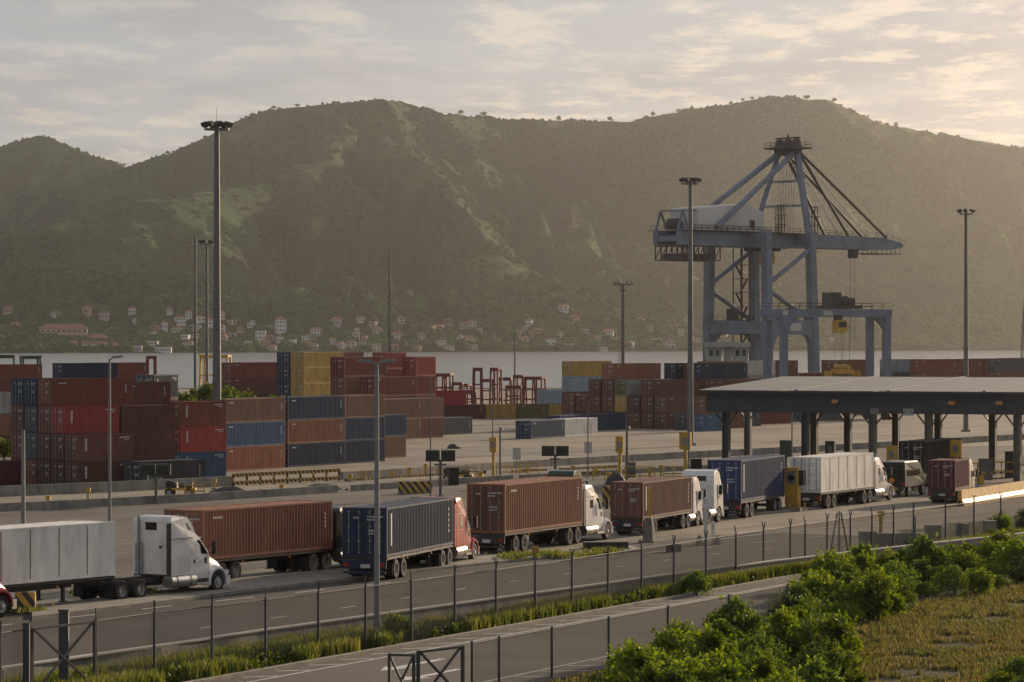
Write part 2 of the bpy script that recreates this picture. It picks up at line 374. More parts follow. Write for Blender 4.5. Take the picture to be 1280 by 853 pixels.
# ---------------------------------------------------------------- port ground, following the fall from the gate road to the yard
def ground_material(name='yard_pavement', ca=(0.19, 0.165, 0.13), cb=(0.31, 0.27, 0.21), cd=(0.095, 0.083, 0.066), rotz=28):
    m = bpy.data.materials.new(name); m.use_nodes = True; t = m.node_tree; b = t.nodes['Principled BSDF']; b.inputs['Roughness'].default_value = .85; b.inputs['Specular IOR Level'].default_value = .18
    g = t.nodes.new('ShaderNodeNewGeometry')
    rot = t.nodes.new('ShaderNodeMapping'); rot.inputs['Rotation'].default_value = (0, 0, rad(rotz)); t.links.new(g.outputs['Position'], rot.inputs[0])
    def tn(scale, lo, hi, st=(1,1,1), det=7):
        mp = t.nodes.new('ShaderNodeMapping'); mp.inputs['Scale'].default_value = st; t.links.new(rot.outputs[0], mp.inputs[0])
        n = t.nodes.new('ShaderNodeTexNoise'); n.inputs['Scale'].default_value = scale; n.inputs['Detail'].default_value = det; n.inputs['Roughness'].default_value = .62
        t.links.new(mp.outputs[0], n.inputs['Vector']); r = t.nodes.new('ShaderNodeMapRange'); r.inputs[1].default_value = lo; r.inputs[2].default_value = hi; t.links.new(n.outputs['Fac'], r.inputs[0]); return r.outputs[0]
    def mix(f, a, b_, k=1.0):
        x = t.nodes.new('ShaderNodeMix'); x.data_type = 'RGBA'
        if k != 1.0:
            mm = t.nodes.new('ShaderNodeMath'); mm.operation = 'MULTIPLY'; mm.inputs[1].default_value = k; t.links.new(f, mm.inputs[0]); f = mm.outputs[0]
        t.links.new(f, x.inputs[0])
        for i, v in ((6, a), (7, b_)):
            if isinstance(v, tuple): x.inputs[i].default_value = (*v, 1)
            else: t.links.new(v, x.inputs[i])
        return x.outputs[2]
    c = mix(tn(0.035, .35, .65), ca, cb)
    c = mix(tn(0.05, .5, .68, (5.0, .5, 1)), c, cd, .75)      # tyre tracks and drips along the lanes
    c = mix(tn(0.25, .5, .7), c, tuple(.55*x+.45*y for x, y in zip(cd, ca)), .7)
    c = mix(tn(2.0, .45, .7), c, tuple(.5*x+.5*y for x, y in zip(cd, ca)), .4)
    t.links.new(c, b.inputs['Base Color']); return m
M_yard = ground_material()
M_road = ground_material('road_asphalt', (0.058, 0.053, 0.047), (0.095, 0.085, 0.073), (0.030, 0.028, 0.026), 25)
us = np.concatenate([np.arange(-60, 400, 8.0), np.arange(400, 1101, 25.0)])   # along the road heading
qs = np.concatenate([np.arange(-60, 96, 12.0), np.arange(98, 164, 4.0), np.arange(170, 700, 25.0)])
def uq(u, q): # u along (S25,C25), q across
    return (u*S25 - q*C25, u*C25 + q*S25)
gv = []; gf = []
XS = np.concatenate([np.arange(-500, -100, 25.0), np.arange(-100, 130, 4.0), np.arange(130, 501, 25.0)]); YS = np.concatenate([np.arange(60, 460, 4.0), np.arange(460, 1011, 25.0)])
GXX, GYY = np.meshgrid(XS, YS)
tq = np.clip((GYY*S25 - GXX*C25 - 98)/62, 0, 1); GZZ = YARD_Z*tq*tq*(3-2*tq)
GZZ = np.where(GYY*S25 - GXX*C25 < 72, -0.06, GZZ - 0.0)
idx = np.arange(GXX.size).reshape(GXX.shape)
me = np_mesh('yard_ground', np.stack([GXX, GYY, GZZ], -1).reshape(-1,3), np.stack([idx[:-1,:-1], idx[:-1,1:], idx[1:,1:], idx[1:,:-1]], -1).reshape(-1,4))
me.materials.append(M_yard); link('yard_ground', me, kind='structure', label='stained pale concrete of the container yard')
MB().box(-500, 500, 1008, 1011.5, WATER_Z-2, YARD_Z+.25).obj('quay_wall', M_concrete, kind='structure', label='concrete quay edge along the bay')
MB().add([(-4000,-600,-.35),(4000,-600,-.35),(4000,60.5,-.35),(-4000,60.5,-.35)],[(0,1,2,3)]).obj('ground', M_yard, kind='structure', label='open ground in front of the port')

def strip(name, mat, pts_a, pts_b, z, label):        # sheet between two polylines of ground points
    n = len(pts_a); v = [(p.x, p.y, z) for p in pts_a] + [(p.x, p.y, z) for p in pts_b]
    return MB().add(v, [(i, i+1, n+i+1, n+i) for i in range(n-1)]).obj(name, mat, kind='structure', label=label)
def poly_uq(us, q): return [Vector((*uq(u, q), 0)) for u in us]
def resample(P, step):
    out = [P[0].copy()]; acc = 0
    for a, b in zip(P[:-1], P[1:]):
        L = (b-a).length; n = max(1, int(round(L/step)))
        for i in range(1, n+1): out.append(a.lerp(b, i/n))
    return out
def offset(P, d):                                    # shift a ground polyline sideways (positive: towards the yard)
    out = []
    for i, p in enumerate(P):
        a = P[max(0, i-1)]; b = P[min(len(P)-1, i+1)]; t = (b-a); t.z = 0; t.normalize()
        out.append(p + Vector((-t.y, t.x, 0))*d)
    return out
# kerb wall between the gate road and the verge: base line read off its foot
WALL = [at_z(x, y, 0.85) for x, y in ((-90,849),(0,837),(105,821),(197,809),(320,790),(480,768),(640,746),(800,724),(960,703),(1080,689),(1200,676),(1330,662))]
WALL = [Vector((p.x, p.y, 0)) for p in WALL]
WALLR = resample(WALL, 3.0)
far_edge = offset(WALLR, 22)
strip('gate_road', M_road, WALLR, far_edge, 0.012, 'dark asphalt gate road carrying the lorries')

# darker traffic lanes between the gate road and the yard
lu = np.arange(40, 420, 6.0); lq = np.concatenate([np.arange(92.5, 156, 3.0)])
LUU, LQQ = np.meshgrid(lu, lq); LX = LUU*S25 - LQQ*C25; LY = LUU*C25 + LQQ*S25
LT = np.clip((LQQ-98)/62, 0, 1); LZ = YARD_Z*LT*LT*(3-2*LT) + .012
idx = np.arange(LX.size).reshape(LX.shape)
me = np_mesh('lane_pavement', np.stack([LX, LY, LZ], -1).reshape(-1,3), np.stack([idx[:-1,:-1], idx[:-1,1:], idx[1:,1:], idx[1:,:-1]], -1).reshape(-1,4))
me.materials.append(ground_material('lane_asphalt', (0.105, 0.093, 0.077), (0.175, 0.153, 0.123), (0.058, 0.051, 0.043), 25)); link('lane_pavement', me, kind='structure', label='worn grey pavement of the lanes between gate road and yard')
# ---------------------------------------------------------------- shipping containers
def paint(name, c, amt=0.45, rough=.72):
    return material('paint_' + name, c, rough, 0.0, var=0.22, scale=1.6, dirt=(0.095, 0.070, 0.055), dirt_amt=amt, dirt_scale=0.9, stretch=(1, 1, .35), rand=.16, spec=.18)
PAINT = {
    'rust': (0.215, 0.062, 0.034), 'brown': (0.16, 0.060, 0.040), 'dark brown': (0.105, 0.045, 0.032), 'tan brown': (0.20, 0.098, 0.060),
    'orange brown': (0.30, 0.105, 0.048), 'red': (0.33, 0.042, 0.030), 'crimson': (0.30, 0.022, 0.032), 'dark red': (0.19, 0.030, 0.026),
    'maroon': (0.105, 0.018, 0.034), 'navy': (0.022, 0.038, 0.075), 'dark blue': (0.026, 0.052, 0.098), 'royal blue': (0.022, 0.046, 0.135), 'blue': (0.05, 0.12, 0.22),
    'pale blue': (0.22, 0.30, 0.36), 'slate': (0.075, 0.085, 0.095), 'charcoal': (0.05, 0.052, 0.055), 'grey': (0.25, 0.245, 0.225),
    'pale grey': (0.50, 0.49, 0.455), 'white': (0.62, 0.60, 0.56), 'yellow': (0.42, 0.26, 0.035), 'olive': (0.13, 0.11, 0.035), 'black': (0.018, 0.017, 0.017),
}
def faded(c, k=.20):
    g = sum(c)/3*1.15; return tuple((x*(1-k) + g*k)*1.06 for x in c)
PAINT['off white'] = (0.68, 0.64, 0.56)
PM = {k: paint(k.replace(' ', '_'), faded(v), .18 if k == 'off white' else .42) for k, v in PAINT.items()}
M_mark = material('stencil_white', (0.55, 0.54, 0.52), 0.6, var=.3, scale=8)
M_rod = material('lock_rod_steel', (0.30, 0.29, 0.28), 0.45, 0.5, var=.3, scale=6)
M_seam = material('rusty_seam', (0.20, 0.125, 0.075), .8, var=.4, scale=3, dirt=(.4,.38,.34), dirt_amt=.6)
M_wood = material('container_floor', (0.10, 0.07, 0.045), .8)
WD = 2.44
def corr(n, x0, x1, d):                              # trapezoid corrugation along x: list of (x, depth)
    p = (x1 - x0)/n; out = []
    for i in range(n):
        a = x0 + i*p; out += [(a, 0), (a + .26*p, 0), (a + .5*p, d), (a + .76*p, d)]
    return out + [(x1, 0)]
def container_body(L, H, smooth_panels=False):
    b = MB(); hl, hw = L/2, WD/2; pz0, pz1 = 0.16, H - 0.11
    n = max(8, int(L/0.278)); d = 0.055
    if smooth_panels: n = max(3, int(L/1.9)); d = 0.006
    for s in (-1, 1):                                # side walls
        pr = corr(n, -hl + .13, hl - .13, d); vs = []; fs = []
        for x, k in pr: vs += [(x, s*(hw - .012 - k), pz0), (x, s*(hw - .012 - k), pz1)]
        for i in range(len(pr)-1):
            f = (2*i, 2*i+2, 2*i+3, 2*i+1); fs.append(f if s < 0 else f[::-1])
        b.add(vs, fs)
        b.box(-hl+.1, hl-.1, min(s*hw, s*(hw-.07)), max(s*hw, s*(hw-.07)), 0.012, pz0 + .002)   # bottom rail
        b.box(-hl+.1, hl-.1, min(s*hw, s*(hw-.06)), max(s*hw, s*(hw-.06)), pz1 - .002, H - .012)  # top rail
        for e in (-1, 1): b.box(min(e*hl, e*(hl-.15)), max(e*hl, e*(hl-.15)), min(s*(hw-.001), s*(hw-.13)), max(s*(hw-.001), s*(hw-.13)), .115, H-.115)  # corner posts
        for e in (-1, 1):
            for z0, z1 in ((0, .118), (H-.118, H)):
                b.box(min(e*(hl+.004), e*(hl-.178)), max(e*(hl+.004), e*(hl-.178)), min(s*(hw+.004), s*(hw-.162)), max(s*(hw+.004), s*(hw-.162)), z0, z1)   # corner castings
    pr = corr(8, -hw + .12, hw - .12, .04); vs = []; fs = []
    for y, k in pr: vs += [(hl - .02 - k, y, pz0), (hl - .02 - k, y, pz1)]
    for i in range(len(pr)-1): fs.append((2*i, 2*i+2, 2*i+3, 2*i+1))
    b.add(vs, fs)                                    # front end wall
    b.box(hl-.10, hl-.01, -hw+.1, hw-.1, .012, pz0); b.box(hl-.10, hl-.01, -hw+.1, hw-.1, pz1, H-.012)
    b.box(-hl+.01, -hl+.10, -hw+.1, hw-.1, .012, pz0); b.box(-hl+.01, -hl+.10, -hw+.1, hw-.1, pz1, H-.012)
    nr = max(5, int(L/1.2)); pr = corr(nr, -hl+.1, hl-.1, .018); vs = []; fs = []
    for x, k in pr: vs += [(x, -hw+.05, H-.03-k), (x, hw-.05, H-.03-k)]
    for i in range(len(pr)-1): fs.append((2*i, 2*i+2, 2*i+3, 2*i+1))
    b.add(vs, fs); b.box(-hl+.1, hl-.1, -hw+.07, hw-.07, .03, .15)
    return b
def door_leaf(H, side):
    b = MB(); y0, y1 = (0.008, WD/2-.135) if side > 0 else (-WD/2+.135, -0.008)
    z0, z1 = .17, H-.12; b.box(.0, .045, y0, y1, z0, z1)
    hz = (z1-z0)/4
    for i in range(4): b.box(-.016, .002, y0+.06, y1-.06, z0+i*hz+.06, z0+(i+1)*hz-.05)       # pressed panels
    for i in range(4): b.box(-.03, .0, (y1-.06 if side > 0 else y0), (y1 if side > 0 else y0+.06), z0+.22+i*(z1-z0-.5)/3, z0+.32+i*(z1-z0-.5)/3)  # hinges
    return b
def rods(H, y):
    b = MB(); b.tube((-.055, y, .19), (-.055, y, H-.14), .021, n=6)
    for z in (.25, H*.33, H*.62, H-.22): b.box(-.075, -.015, y-.06, y+.06, z-.03, z+.03)
    b.box(-.085, -.05, y-.02, y+.34*(1 if y < 0 else -1)*0+.02, H*.42, H*.45)
    return b
_cm = {}
def cmesh(key, fn):
    if key not in _cm:
        me = fn().mesh(key); me.materials.append(PM['rust']); _cm[key] = me
    return _cm[key]
def setmat(o, mt):
    o.material_slots[0].link = 'OBJECT'; o.material_slots[0].material = mt
def door_print(H):                                    # rows of small stencilled blocks, as unreadable as in the photograph
    b = MB(); r = random.Random(3)
    for row, (y, z, k) in enumerate(((-.14, H*.80, 6), (-.14, H*.74, 3), (-.2, H*.52, 4), (-.2, H*.46, 4), (.62, H*.78, 2))):
        x = y
        for i in range(k):
            w = r.choice((.07, .1, .13)); b.box(-.024, -.017, x - w, x, z, z + .085); x -= w + .045
    return b
def side_print(L, H, kind):
    b = MB(); hl = L/2; r = random.Random(kind); y = -WD/2
    if kind == 1:                                     # long vertical strip of letters near the door end
        z = H - .35
        while z > H*.28:
            h = r.choice((.10, .14, .18)); b.box(-hl+.62, -hl+.86, y-.006, y+.004, z-h, z); z -= h + .035
    elif kind == 2:                                   # short logo block, number group at the far end
        for i in range(7): b.box(-hl+.72, -hl+.95, y-.006, y+.004, H-.45-i*.17-.12, H-.45-i*.17)
        for i in range(6): b.box(hl-1.5+i*.19, hl-1.5+i*.19+.13, y-.006, y+.004, H-.42, H-.30)
        for i in range(3): b.box(hl-1.0+i*.19, hl-1.0+i*.19+.13, y-.006, y+.004, H-.62, H-.52)
    elif kind == 3:                                   # white stripe
        b.box(-hl+.68, -hl+.86, y-.006, y+.004, H*.22, H-.32)
        for i in range(5): b.box(hl-.95, hl-.85, y-.006, y+.004, H-.5-i*.3-.18, H-.5-i*.3)
    elif kind == 4:                                   # few digits only
        for i in range(5): b.box(-hl+.9+i*.17, -hl+.9+i*.17+.11, y-.006, y+.004, H-.5, H-.38)
        for i in range(4): b.box(hl-.8, hl-.68, y-.006, y+.004, H-.6-i*.22-.14, H-.6-i*.22)
    return b
def container(label, colour, L, H, loc, a, group=None, near=False, mark=0, door_colour=None, smooth_panels=False, scale=1.0):
    """L, H in metres; loc = centre of the underside; a = heading of the long axis; doors at the heading's tail"""
    t = thing('shipping_container', label, 'container', loc, yaw(a), group); t.scale = (scale,)*3
    pm = PM[colour]; dk = PM[door_colour or colour]
    k = f'{L:.2f}_{H:.2f}' + ('s' if smooth_panels else '')
    o = link('body', cmesh('body_'+k, lambda: container_body(L, H, smooth_panels)), t); setmat(o, pm)
    for s in (1, -1):
        d = link('door', cmesh(f'door_{H:.2f}_{s}', lambda: door_leaf(H, s)), t, loc=(-L/2+.012, 0, 0)); setmat(d, dk)
        for y in (.30, .86):
            r = link('lock_rod', cmesh(f'rod_{H:.2f}_{s*y:.2f}', lambda: rods(H, s*y)), d); setmat(r, M_rod)
    if smooth_panels:
        for i in range(1, int(L/2.03)):
            for s in (1, -1): sm_ = link('panel_seam', cmesh(f'seam_{H:.2f}', lambda: MB().box(-.035, .035, -.006, .006, .17, H-.12)), t, loc=(-L/2 + i*2.03, s*(WD/2-.008), 0)); setmat(sm_, M_seam)
    p = link('door_lettering', cmesh(f'dprint_{H:.2f}', lambda: door_print(H)), t, loc=(-L/2+.012, 0, 0)); setmat(p, M_mark); p['kind'] = 'stuff'
    if mark:
        p = link('side_lettering', cmesh(f'sprint_{k}_{mark}', lambda: side_print(L, H, mark)), t); setmat(p, M_mark); p['kind'] = 'stuff'
    return t
ORD = ['ground level', 'second level', 'third level', 'fourth level', 'fifth level']
FOOT = []
def stack(corner, a, L, levels, where, H=2.59, mark=None, base=None, group=None, jitter=True, end=False):
    """corner: ground pixel of the edge between the door end and the visible long side (or a world point)"""
    P = ground(*corner) if not isinstance(corner, Vector) else corner.copy()
    u = Vector((math.sin(rad(a)), math.cos(rad(a)), 0)); v = Vector((math.cos(rad(a)), -math.sin(rad(a)), 0))   # v: the visible long side's normal
    C = P + u*(L/2) - v*(WD/2); C.z = gz(C.x, C.y) if base is None else base
    FOOT.append((where, C.copy(), a, L))
    z = C.z + .004; rr = random.Random(hash(where) % 1000 if False else sum(map(ord, where)))
    size = {6.06: '20-foot', 12.19: '40-foot', 9.12: '30-foot'}.get(L, 'long')
    for i, c in enumerate(levels):
        if c is None: z += H + .012; continue
        dc = None
        if isinstance(c, tuple): c, dc = c
        mk = mark if mark is not None else rr.choice((2, 2, 4, 1, 0))
        jx = rr.uniform(-.05, .05) if jitter and i else 0
        container(f'{c} container, {ORD[i]}, {where}', c, L, H, (C.x + u.x*jx, C.y + u.y*jx, z), a, group or 'containers stacked in the yard', mark=mk, door_colour=dc)
        z += H + .012
    return P, u, v
def beside(P, v, n, gap=.13): return P - v*(n*(WD + gap))    # the next row, away from the visible side
def beyond(P, u, L, gap=.25): return P + u*(L + gap)         # the next container along the row

# cluster beside the road wall
P, u, v = stack((98, 612), 52, 6.06, ['dark brown', 'brown'], 'low two-high row end beside the road wall', mark=2)
Q = beside(P, v, 1); stack(Q, 52, 6.06, ['dark brown', 'dark brown', 'red'], 'three-high row with the bright red top box', mark=2)
stack(beyond(Q, u, 6.06), 52, 6.06, ['brown', 'brown', 'brown'], 'plain brown stack just beyond the bright red top box')
Q = beside(P, v, 2); stack(Q, 52, 9.12, ['dark brown', 'dark brown', 'brown', 'rust'], 'four-high row with the long rust side', mark=4)
Q = beside(P, v, 3); stack(Q, 52, 6.06, ['rust', 'slate', 'slate', 'dark blue'], 'four-high row second from the open lane', mark=0)
Q = beside(P, v, 4); stack(Q, 52, 6.06, ['dark brown', 'brown', 'brown', 'dark blue'], 'four-high outer row facing the open lane', mark=0)
stack((152, 598), 50, 6.06, ['brown', 'tan brown', 'slate', 'brown'], 'four-high stack with a slate box under its brown top', H=2.44, mark=4)
stack((172, 594.5), 44, 6.06, ['dark brown', 'brown'], 'two-high stack behind the dark grey box', mark=2)
stack((178, 611.5), 36, 9.12, ['charcoal'], 'single dark grey box lying along the road wall', mark=3)
stack((226, 597.5), 45, 6.06, ['blue', 'red', 'rust'], 'three-high stack next to the tall floodlight mast', mark=2)
stack((193, 591), 19, 6.06, ['brown', 'brown', 'tan brown', 'slate'], 'four-high stack in front of the green shrubs')
stack((-40, 612), 50, 6.06, ['maroon'], 'single maroon box at the road wall')
# rows farther back on that side
P, u, v = stack((-40, 572), 52, 12.19, ['brown', 'tan brown', 'grey'], 'grey-topped row across the open lane', mark=0)
stack((-22, 541), 40, 12.19, ['olive', 'brown', 'brown', 'rust'], 'four-high rust row in front of the bay', mark=4)
P, u, v = stack((78, 534), 40, 12.19, ['brown', 'dark brown', 'dark brown', 'navy'], 'four-high row with navy top before the bay', mark=0)
stack((118, 532), 40, 12.19, ['brown', 'rust', 'rust', 'rust'], 'four-high row with long red-brown top before the bay', mark=4)
P, u, v = stack((290, 531), 40, 12.19, ['brown', 'dark brown', 'brown', 'rust'], 'rust row rising behind the green shrubs', mark=4)
# the mixed wall of boxes right of the mast
P, u, v = stack((281, 590), 28, 12.19, ['orange brown', 'blue', 'tan brown'], 'first block from the mast with a blue middle box', mark=4)
P, u, v = stack((360, 584.5), 28, 12.19, ['navy', 'orange brown', 'dark blue'], 'second block from the mast with an orange middle box', mark=4)
stack((431, 580), 28, 9.12, ['navy', 'dark blue', 'tan brown'], 'third block from the mast with a tan top box', mark=0)
stack((476, 573.5), 28, 6.06, ['tan brown', 'dark blue'], 'two-high end block at the open yard', mark=0)
P, u, v = stack((474, 551), 28, 12.19, ['tan brown', 'tan brown'], 'tan pair behind the two-high end block', H=2.9, mark=4)
stack(beyond(P, u, 12.19), 28, 6.06, ['brown', 'tan brown'], 'short tan pair continuing behind the end block', H=2.9, mark=0)
# red and yellow stacks behind
P, u, v = stack((468, 545), 28, 12.19, ['brown', 'brown', 'dark red'], 'dark red row below the bright red top boxes', H=2.9, mark=4)
Q = beyond(P, u, 12.19); stack(Q, 28, 6.06, ['brown', 'brown', 'dark red', 'red'], 'red end stack above the steel spreader frames', H=2.9, mark=0)
R = beside(P, v, 2); stack(R, 28, 12.19, ['brown', 'brown', 'brown', 'dark red'], 'tall dark red row between the yellow and red boxes', H=2.9, mark=0)
R = beyond(R, u, 12.19); stack(R, 28, 6.06, ['brown', 'brown', 'brown', 'red', 'red'], 'tallest red stack before the bay', H=2.44, mark=0)
P, u, v = stack((380, 538), 28, 12.19, ['brown', 'brown', 'yellow', 'yellow', 'yellow'], 'tall yellow stack', H=2.44, mark=4)
stack(beyond(P, u, 12.19), 28, 6.06, ['brown', 'brown', 'brown', 'yellow', 'brown'], 'stack joining the tall yellow one', H=2.44, mark=0)
stack(beside(P, v, 1), 28, 12.19, ['navy', 'navy', 'navy', 'navy', 'dark blue'], 'dark blue column at the tail of the yellow boxes', H=2.44, mark=0)
# loose boxes on the open yard
stack((541, 545), 28, 12.19, ['slate'], 'open yard, alone beside the tan pair', mark=3)
P, u, v = stack((664, 549), 24, 12.19, ['dark blue'], 'open yard, end to end with a white box', mark=4)
stack(beyond(P, u, 12.19), 24, 12.19, ['pale grey'], 'open yard, end to end with a blue box', mark=0)
P, u, v = stack((700, 541), 27, 12.19, ['royal blue'], 'open yard, tail of the blue pair behind the white box', mark=0)
stack(beyond(P, u, 12.19), 26, 12.19, ['dark blue'], 'open yard, head of the blue pair behind the white box', mark=0)
# low row by the quay machinery
P, u, v = stack((568, 524), 64, 6.06, ['brown'], 'low quay row beside the steel spreader frames', mark=4)
for i, c in enumerate(('yellow', 'olive', 'yellow', 'brown')):
    P = beyond(P, u, 6.06); stack(P, 64, 6.06, [c], f'low quay row, {("second","third","fourth","fifth")[i]} from the crimson pair', mark=4)
    if i == 2: LB = P.copy()
stack(LB - u*1.2 + Vector((0, 0, 0)), 64, 9.12, [None, 'pale blue'], 'low quay row, laid across its top', mark=4)
stack((545, 525), 60, 6.06, ['dark brown', 'crimson'], 'pair beside the tallest red stack', mark=0)
# brown door wall of the main block
a = 41
P, u, v = stack((833, 536.5), a, 12.19, ['brown', 'tan brown'], 'main block door wall, first row from the mast', mark=4)
rows = [['brown', 'brown', 'brown'], ['brown', 'dark brown'], ['brown', 'yellow', 'grey'], ['dark brown', 'brown', 'brown', 'orange brown'], ['brown', 'brown', 'brown'], ['dark brown', 'brown'], ['brown', 'brown']]
ords = ['second', 'third', 'fourth', 'fifth', 'sixth', 'seventh', 'eighth']
for i, lv in enumerate(rows):
    lv = [(c, 'olive') if (c == 'grey') else c for c in lv]
    Q = beside(P, v, i+1, .28); stack(Q, a, 12.19, lv, f'main block door wall, {ords[i]} row from the mast', mark=4)
Q = beyond(beside(P, v, 3, .28), u, 12.19, .6)
stack(Q, a, 12.19, ['brown', 'brown', 'dark brown', 'navy'], 'main block second rank, navy top box', mark=4)
Q2 = beside(Q, v, -1, .28) + u*1.5; stack(Q2, a, 12.19, ['brown', 'brown', 'brown', 'brown'], 'main block second rank beside the navy top box', mark=4)
Q2 = beside(Q, v, -2, .28); stack(Q2, a, 12.19, ['brown', 'brown', 'tan brown', 'dark blue'], 'main block second rank, dark blue top box', mark=4)
Q2 = beside(Q, v, -3, .28); stack(Q2, a, 12.19, ['slate', 'tan brown', 'brown'], 'main block second rank, slate box at its foot', mark=4)
# yellow pile at the tail of the main block
P, u, v = stack((717, 528), 34, 12.19, ['brown', 'brown', 'pale blue', 'yellow'], 'pale blue and yellow pile behind the main block', H=2.62, mark=4)
stack(beyond(P, u, 12.19), 34, 6.06, ['brown', 'brown', 'olive'], 'olive-topped stack behind the yellow pile', mark=0)
# boxes behind the gate canopy
P, u, v = stack((858, 538), 40, 6.06, ['slate'], 'ground row before the canopy, slate box by the mast', mark=3)
Q = ground(905, 536); stack(Q, 40, 6.06, ['brown', 'slate'], 'ground row before the canopy, slate over brown', mark=4)
stack(ground(881.5, 539.5), 40, 6.06, ['blue', 'tan brown'], 'ground row before the canopy, tan over blue', mark=4)
stack(ground(928, 531), 46, 12.19, ['rust'], 'ground row seen under the canopy, rust box', mark=0)
stack(ground(1000, 527), 46, 12.19, ['slate'], 'ground row seen under the canopy, slate box', mark=0)
P, u, v = stack((886, 525), 36, 12.19, ['brown', 'brown', 'tan brown', 'orange brown'], 'tall stack behind the mast with orange top', mark=4)
stack((925, 523), 36, 12.19, ['grey', 'grey', 'grey', 'pale grey'], 'pale grey column beside the control mast', mark=4)
P, u, v = stack((945, 521), 44, 12.19, ['brown', 'brown', 'brown', 'brown'], 'tall brown stack at the crane feet', mark=4)
stack((1040, 519), 40, 12.19, ['tan brown', 'yellow', 'olive', 'brown'], 'stack between the crane feet and the gantry leg', mark=4)
stack((1066, 517), 40, 6.06, ['brown', 'yellow', 'tan brown', 'brown'], 'short stack under the yard gantry', mark=0)
stack((1112, 515), 44, 12.19, ['slate', 'slate', 'slate', 'pale blue'], 'pale blue stack behind the canopy roof', mark=4)
for i, (x, y, lv) in enumerate(((1150, 516, ['brown', 'brown', 'brown', 'rust']), (1182, 514, ['brown', 'tan brown', 'brown', 'brown']), (1216, 512, ['brown', 'brown', 'rust', 'rust']), (1244, 513, ['tan brown', 'brown', 'brown', 'slate']), (1258, 509, ['brown', 'brown', 'brown', 'brown']), (1290, 507, ['brown', 'brown', 'brown', 'rust']))):
    stack((x, y), 44, 12.19, lv, f'long block behind the canopy, {(["first"]+ords)[i]} stack after pale blue', mark=4)
for i, (x, y, c) in enumerate(((1000, 517, 'rust'), (1018, 516, 'rust'))):
    stack((x, y), 44, 12.19, ['brown', 'brown', c], f'three-high pair at the crane feet, {("first","second")[i]} after pale grey', mark=0)
# ---------------------------------------------------------------- lorries
def cabpaint(n, c): return material('cab_' + n, c, .32, 0, var=.10, scale=1.2, dirt=(0.16, 0.13, 0.10), dirt_amt=.35, dirt_scale=1.6, spec=.5)
CAB = {'white': cabpaint('white', (0.66, 0.65, 0.63)), 'red': cabpaint('red', (0.30, 0.02, 0.016)), 'dark': cabpaint('dark', (0.03, 0.033, 0.036)), 'cream': cabpaint('cream', (0.5, 0.45, 0.36)), 'green': cabpaint('green', (0.016, 0.045, 0.022)), 'black': cabpaint('black', (0.02, 0.02, 0.02))}
M_plate = material('licence_plate', (0.5, 0.49, 0.46), .5, var=.2, scale=9)
M_lamp = material('headlamp', (0.6, 0.6, 0.58), .15, var=.05)
M_oplate = material('orange_plate', (0.62, 0.22, 0.02), .5, var=.15)
_wm = {}
M_rim = material('wheel_rim', (0.40, 0.39, 0.37), .45, .25, var=.2, scale=6, dirt=(.12,.10,.08), dirt_amt=.5)
def wheel_mesh(s, dual):
    k = (s, dual)
    if k not in _wm:
        w = .30 if dual else .145
        tb = MB().lathe_y([(.29, -w), (.46, -w), (.52, -w+.06), (.525, 0), (.52, w-.06), (.46, w), (.29, w), (.28, w-.05)], n=22)
        if dual: tb.lathe_y([(.50, -.02), (.44, 0), (.50, .02)], n=22)
        t_ = tb.mesh('wheel'); t_.materials.append(M_rubber); shade(t_)
        d = .17 if dual else .03
        f = w - .02
        r = MB().lathe_y([(.295, s*f), (.27, s*(f-.02)), (.255, s*(f-d)), (.13, s*(f-d)), (.12, s*(f-d+.08)), (.07, s*(f-d+.09)), (0.001, s*(f-d+.09))], n=18)
        for i in range(8):
            an = i*math.pi/4 + .2; r.cbox((.20*math.cos(an), s*(f-d+.006), .20*math.sin(an)), (.05, .012, .05))
        rm = r.mesh('rim'); rm.materials.append(M_rim); shade(rm, 30); _wm[k] = (t_, rm)
    return _wm[k]
def wheel(parent, x, y, dual, r=.525):
    s = 1 if y > 0 else -1; t_, rm = wheel_mesh(s, dual)
    o = link('wheel', t_, parent, loc=(x, y, r)); link('rim', rm, o); return o
def flap(parent, x, y): MB().box(x, x+.03, y-.30, y+.30, .22, .86).obj('mudflap', M_rubber, parent)
